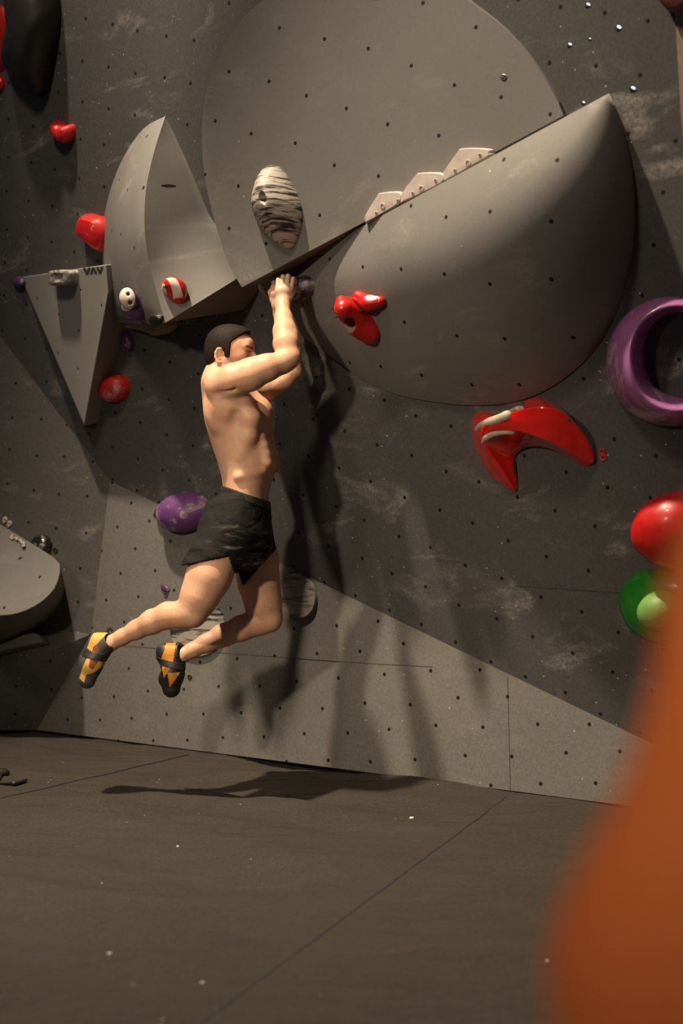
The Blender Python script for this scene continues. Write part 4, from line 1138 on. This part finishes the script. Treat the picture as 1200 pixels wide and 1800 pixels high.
def shorts():
    lo = V(310, 1045, 5.3); hi = V(500, 840, 5.3)
    S = Field((lo.x, 5.0, lo.z), (hi.x, 5.66, hi.z), .004)
    # waistband plane slopes down to the right
    def frus(secs, k=.02):
        S.loft(secs, k=k, cap_r=.02)
    zc = lambda y: V(0, y, 5.3).z
    xc = lambda x: V(x, 0, 5.3).x
    S.loft([(zc(846), xc(430), 5.3, rp(40), .148), (zc(868), xc(429), 5.3, rp(44), .152), (zc(885), xc(419), 5.3, rp(56), .166), (zc(902), xc(416), 5.3, rp(61), .174), (zc(930), xc(412), 5.3, rp(66), .182), (zc(958), xc(413), 5.3, rp(66), .180), (zc(985), xc(414), 5.3, rp(58), .15)], k=.02)
    # legs
    S.cap(q(406, 935, 5.21), q(380, 978, 5.185), rp(44), rp(44.5), k=.03)
    S.cap(q(372, 985, 5.185), q(362, 1003, 5.18), rp(43), rp(44), k=.02)
    S.cap(q(438, 935, 5.40), q(446, 985, 5.40), rp(42), rp(42), k=.03)
    S.cap(q(446, 985, 5.40), q(443, 1020, 5.40), rp(41), rp(41), k=.03)
    # folds
    for a, b, r in (((352, 960, 5.06), (395, 940, 5.04), .006), ((346, 975, 5.07), (400, 962, 5.02), .007), ((398, 930, 5.05), (440, 955, 5.10), .006), ((398, 880, 5.12), (402, 940, 5.04), .005), ((410, 965, 5.05), (470, 948, 5.2), .007), ((420, 980, 5.1), (468, 965, 5.22), .006)):
        S.cap(q(*a), q(*b), r, r * .6, k=.02, op='-')
    # hems: near leg cut and far leg cut
    f1 = S.F.copy()
    X, Y, Z = S.ax[0][:, None, None], S.ax[1][None, :, None], S.ax[2][None, None, :]
    def pl(p, n):
        n = Vector(n).normalized(); return (X - p[0]) * n[0] + (Y - p[1]) * n[1] + (Z - p[2]) * n[2]
    # near hem through (337,990),(408,978); cut everything below on the near half
    a1, a2 = q(337, 991, 5.2), q(408, 976, 5.2); d_ = a2 - a1; n1 = Vector((d_.z, 0, -d_.x))   # pointing down
    if n1.z > 0: n1 = -n1
    b1, b2 = q(426, 1032, 5.4), q(480, 972, 5.4); d_ = b2 - b1; n2 = Vector((d_.z, 0, -d_.x))
    if n2.z > 0: n2 = -n2
    near = pl(a1, n1); far = pl(b1, n2)
    b3, b4 = q(408, 975, 5.3), q(426, 1032, 5.3); d_ = b4 - b3; n3 = Vector((-abs(d_.z), 0, d_.x * -1))
    left = pl(b3, (-abs((b4-b3).z), 0, -abs((b4-b3).x)))          # left boundary of far leg
    farcut = np.maximum(far, np.minimum(left, near))
    # keep = (above near hem) or (far leg region)
    S.F = np.maximum(S.F, np.minimum(near, np.maximum(far, left)))
    S.F = S.F.astype(np.float32)
    # waist
    w1, w2 = q(393, 855, 5.3), q(471, 882, 5.3); d_ = w2 - w1; n4 = Vector((-d_.z, 0, d_.x))
    if n4.z < 0: n4 = -n4
    S.F = np.maximum(S.F, pl(w1, n4)).astype(np.float32)
    # leg openings
    S.cap(q(375, 992, 5.187), q(362, 1022, 5.18), rp(40), rp(40), k=.004, op='-')
    S.cap(q(449, 1010, 5.40), q(455, 1040, 5.40), rp(37.5), rp(37.5), k=.004, op='-')
    o = sculpt('shorts', S, shorts_mat(), MAN, n=2)
    tag(o, 'black shorts smeared with chalk')
    # hem roll and waistband ridge
    W = Field((lo.x, 5.0, lo.z), (hi.x, 5.66, hi.z), .004)
    W.loft([(zc(840), xc(430), 5.3, rp(41), .150), (zc(872), xc(430), 5.3, rp(44.5), .154), (zc(900), xc(421), 5.3, rp(56.5), .172)], k=.01)
    X, Y, Z = W.ax[0][:, None, None], W.ax[1][None, :, None], W.ax[2][None, None, :]
    u1 = pl(w1 + Vector((0, 0, .002)), n4); u2 = pl(w1 - Vector((0, 0, .028)), -n4)
    W.F = np.maximum(W.F, np.maximum(u1, u2)).astype(np.float32)
    sculpt('waistband', W, plastic('black_elastic', (.012, .011, .010), .8), MAN, n=1)
shorts()
# climbing shoes
M_SH = {'yellow': plastic('yellow_shoe', (.55, .32, .06), .6), 'orange': plastic('orange_shoe', (.62, .24, .01), .55), 'grey': plastic('grey_rubber', (.045, .045, .042), .65),
        'dark': plastic('black_rubber', (.014, .014, .014), .5), 'mesh': plastic('rust_mesh', (.20, .045, .02), .8)}
def shoe(name, heel, ank, ball, toe, side, kind, lab):
    """heel, ankle opening, ball and toe given as (px, py, Y, r_px)"""
    hh, aa, bb, tt = [q(*p[:3]) for p in (heel, ank, ball, toe)]; rh, ra, rb, rt = [rp(p[3]) for p in (heel, ank, ball, toe)]
    c = (hh + tt) / 2
    S = Field(np.array(c) - .19, np.array(c) + .19, .0020)
    S.cap(hh, bb, rh, rb, k=.015, flat=(side, .82)); S.cap(bb, tt, rb, rt, k=.015, flat=(side, .85)); S.cap(hh, aa, rh * .95, ra, k=.015)
    S.cap(aa, bb, ra, rb * .85, k=.02)
    return S, hh, aa, bb, tt
def strap_mesh(name, pts, wdt, th, mat, parent, side):
    S = None
    vs = []; fs = []
    for a, b in pts: pass
def shell(S, a, b, wpx):
    # a band hugging the shoe: the shoe's own surface grown a little, cut by two planes
    T = Field(S.lo, S.lo + S.h * (S.n - 1), S.h); T.F = S.F[:T.n[0], :T.n[1], :T.n[2]] - .0028
    A, B_ = q(*a, 5.3), q(*b, 5.3); d = (B_ - A).normalized(); n = Vector((-d.z, 0, d.x)); w_ = rp(wpx) / 2
    T.half(A + n * w_, n); T.half(A - n * w_, -n); T.F = T.F.astype(np.float32)
    return T
def inside(ctr, polys, Y):
    # point in polygon on the shoe's side view
    px = 600 + ctr[:, 0] / Y * FPX; py = HY - (ctr[:, 2] - CH) / Y * FPX
    out = np.zeros(len(ctr), bool)
    for pg in polys:
        r_ = np.zeros(len(ctr), bool); n = len(pg)
        for i in range(n):
            (x0, y0), (x1, y1) = pg[i], pg[(i + 1) % n]
            if y0 == y1: continue
            c = ((y0 > py) != (y1 > py)) & (px < (x1 - x0) * (py - y0) / (y1 - y0) + x0)
            r_ ^= c
        out |= r_
    return out
# near (lower-left) shoe: yellow with grey toe rand, rust mesh, dark strap
def near_shoe():
    sd = (.25, 1, 0)
    S, hh, aa, bb, tt = shoe('s', (172, 1130, 5.28, 17), (188, 1130, 5.275, 15.5), (160, 1168, 5.27, 19.5), (153, 1195, 5.27, 15.5), sd, 0, '')
    S.cap(q(165, 1150, 5.30), q(150, 1180, 5.29), rp(14), rp(11), k=.01)
    ax = (q(188, 1130, 5.275) - q(163, 1150, 5.275)).normalized()
    # opening
    S.cap(q(199, 1120, 5.26), q(186, 1134, 5.268), rp(12.5), rp(12), k=.003, op='-')
    Pm, Q = S.mesh(); Pm = relax(Pm, Q, 2); ctr = Pm[Q].mean(1)
    # pixel-free pattern in the shoe's own frame: along (heel->toe) and across
    al = (tt - hh).normalized(); cr = Vector((0, 1, 0)).cross(al).normalized()
    if cr.x < 0: cr = -cr
    t = ((ctr - np.array(hh)) @ np.array(al)) / (tt - hh).length; s_ = ((ctr - np.array(hh)) @ np.array(cr))
    fm = np.zeros(len(Q), np.int32)
    near_ = ctr[:, 1] < 5.285
    fm[:] = 1; fm[inside(ctr, [[(190,1100),(164,1112),(154,1138),(163,1144),(177,1126),(190,1112)], [(157,1153),(146,1175),(141,1191),(150,1199),(154,1184),(167,1181),(188,1166),(188,1158),(172,1153)]], 5.27)] = 0
    fm[near_ & inside(ctr, [[(166,1136),(174,1130),(176,1142),(164,1148)], [(162,1157),(177,1160),(166,1175),(159,1170)]], 5.27)] = 3
    o = mk('climbing_shoe', Pm, Q, None, MAN, smooth=True, mats=[M_SH['yellow'], M_SH['grey'], M_SH['grey'], M_SH['mesh']], fm=fm)
    tag(o, 'yellow and grey climbing shoe, seen from the side')
    T = shell(S, (151, 1145), (190, 1155), 13)
    sculpt('strap', T, M_SH['dark'], o, n=1)
    T = Field(np.array(q(190, 1108, 5.28)) - .05, np.array(q(190, 1108, 5.28)) + .05, .002)
    T.cap(q(187, 1113, 5.285), q(192, 1104, 5.285), .0055, .0055, k=.004); T.cap(q(192, 1104, 5.285), q(197, 1108, 5.285), .005, .005, k=.004)
    sculpt('pull_loop', T, M_SH['dark'], o, n=1)
near_shoe()
def far_shoe():
    sd = (.2, 1, 0)
    S, hh, aa, bb, tt = shoe('s', (292, 1148, 5.35, 17), (312, 1148, 5.345, 16), (302, 1185, 5.34, 21), (301, 1210, 5.34, 16.5), sd, 0, '')
    S.cap(q(287, 1150, 5.36), q(284, 1140, 5.36), rp(10), rp(8.5), k=.01)
    S.cap(q(280, 1180, 5.34), q(288, 1196, 5.34), rp(3), rp(9), k=.015)
    S.ell(q(268, 1176, 5.34), (.030, .08, .028), k=.02, op='-')                               # arch of the sole
    S.cap(q(326, 1138, 5.325), q(317, 1152, 5.335), rp(12.5), rp(12), k=.003, op='-')
    Pm, Q = S.mesh(); Pm = relax(Pm, Q, 2); ctr = Pm[Q].mean(1)
    al = (tt - hh).normalized(); cr = Vector((0, 1, 0)).cross(al).normalized()
    if cr.x < 0: cr = -cr
    t = ((ctr - np.array(hh)) @ np.array(al)) / (tt - hh).length; s_ = ((ctr - np.array(hh)) @ np.array(cr))
    fm = np.ones(len(Q), np.int32)
    fm[inside(ctr, [[(294,1118),(309,1118),(309,1140),(307,1158),(300,1174),(290,1190),(286,1173),(283,1160),(290,1143)], [(297,1181),(319,1180),(307,1197),(300,1206)]], 5.34)] = 0
    fm[inside(ctr, [[(262,1120),(293,1120),(287,1136),(262,1142)]], 5.34)] = 2
    o = mk('climbing_shoe', Pm, Q, None, MAN, smooth=True, mats=[M_SH['orange'], M_SH['dark'], M_SH['grey']], fm=fm)
    tag(o, 'orange and black climbing shoe, toe pointing straight down')
    T = shell(S, (298, 1168), (324, 1174), 12)
    sculpt('strap', T, M_SH['dark'], o, n=1)
far_shoe()

# ------------------------------------------------------------------ the onlooker close to the camera, on the right
def onlooker():
    S = Field((.02, .35, -.02), (.86, 1.35, 1.56), .010)
    c = lambda a, b, ra, rb=None, k=.04, **kw: S.cap(a, b, ra, rb, k=k, **kw)
    sh = (.300, .80, 1.10)
    c((.312, .74, 1.150), (.228, .655, .965), .062, .052)        # upper arm
    c((.228, .655, .965), (.160, .625, .800), .052, .046)
    c((.160, .625, .800), (.160, .60, .72), .046, .042)
    c((.160, .60, .72), (.22, .78, .60), .040, .030)             # forearm towards the thigh
    c((.22, .78, .60), (.25, .83, .575), .030, .028, k=.02)
    for i in range(4): c((.235 + .018 * i, .845, .575), (.24 + .020 * i, .92, .555 - .003 * abs(i - 1)), .011, .009, k=.008)
    c((.225, .83, .58), (.205, .885, .565), .012, .010, k=.01)
    # trunk, hips
    c((.48, .80, 1.06), (.47, .78, .70), .145, .130, flat=((0, 1, 0), .75)); c((.47, .78, .70), (.47, .76, .50), .13, .145)
    c((.36, .76, 1.13), (.62, .80, 1.13), .07, .07)
    c((.48, .79, 1.17), (.48, .80, 1.28), .055, .05, k=.03)
    # far arm
    c((.63, .80, 1.11), (.70, .74, .86), .058, .046); c((.70, .74, .86), (.66, .90, .66), .042, .03)
    for i in range(4): c((.635 + .018 * i, .92, .63), (.62 + .018 * i, .98, .61), .011, .009, k=.008)
    c((.64, .90, .66), (.615, .95, .64), .012, .010, k=.01)
    # kneeling legs
    for x in (.38, .57):
        c((x, .76, .46), (x - .02, 1.06, .30), .095, .07); c((x - .02, 1.06, .30), (x - .02, 1.10, .075), .065, .055)
        c((x - .02, 1.08, .075), (x, .72, .065), .058, .04); c((x, .72, .065), (x, .58, .05), .04, .032)
    # head
    c((.48, .81, 1.36), (.48, .82, 1.40), .088, .092, flat=((1, 0, 0), .85)); c((.48, .86, 1.31), (.48, .88, 1.29), .05, .03)
    S.ell((.48, .915, 1.355), (.012, .016, .02), k=.015)
    for s_ in (-1, 1): S.ell((.48 + .08 * s_, .80, 1.36), (.01, .02, .03), k=.01); S.ell((.48 + .032 * s_, .905, 1.375), (.016, .012, .011), k=.01, op='-')
    Pm, Q = S.mesh(); Pm = relax(Pm, Q, 3)
    m = skin_mat('onlooker_skin', (.45, .22, .12), False)
    o = mk('person', Pm, Q, m, smooth=True)
    tag(o, 'very blurred person in orange at the right edge, closest to the camera', 'person')
    # long sleeved orange top
    T = Field((.04, .4, .4), (.86, 1.15, 1.3), .010)
    c = lambda a, b, ra, rb=None, k=.04, **kw: T.cap(a, b, ra, rb, k=k, **kw)
    c((.312, .74, 1.150), (.228, .655, .965), .074, .066); c((.228, .655, .965), (.160, .625, .800), .066, .060); c((.160, .625, .800), (.160, .60, .72), .060, .056)
    c((.160, .60, .72), (.215, .765, .61), .050, .040)
    c((.48, .80, 1.06), (.47, .78, .70), .160, .150, flat=((0, 1, 0), .8)); c((.47, .78, .70), (.47, .76, .54), .15, .165)
    c((.36, .76, 1.13), (.62, .80, 1.13), .082, .082); c((.63, .80, 1.11), (.70, .74, .86), .070, .058); c((.70, .74, .86), (.665, .88, .68), .054, .042)
    mm, nt, b = nodes('orange_fabric'); g = nt.nodes.new('ShaderNodeTexCoord').outputs['Object']
    nt.links.new(mixc(nt, ramp(nt, noise(nt, g, 4, 3), .3, .7), (.42, .095, .014), (.50, .125, .02)), b.inputs['Base Color'])
    b.inputs['Roughness'].default_value = .85
    sculpt('orange_top', T, mm, o, n=2)
    H = Field((.35, .66, 1.25), (.62, .98, 1.54), .007)
    H.ell((.48, .80, 1.395), (.092, .105, .10), k=.02); H.half((.48, .87, 1.36), (0, 1, -.35))
    sculpt('hair', H, bpy.data.materials['dark_hair'], o, n=1)
onlooker()
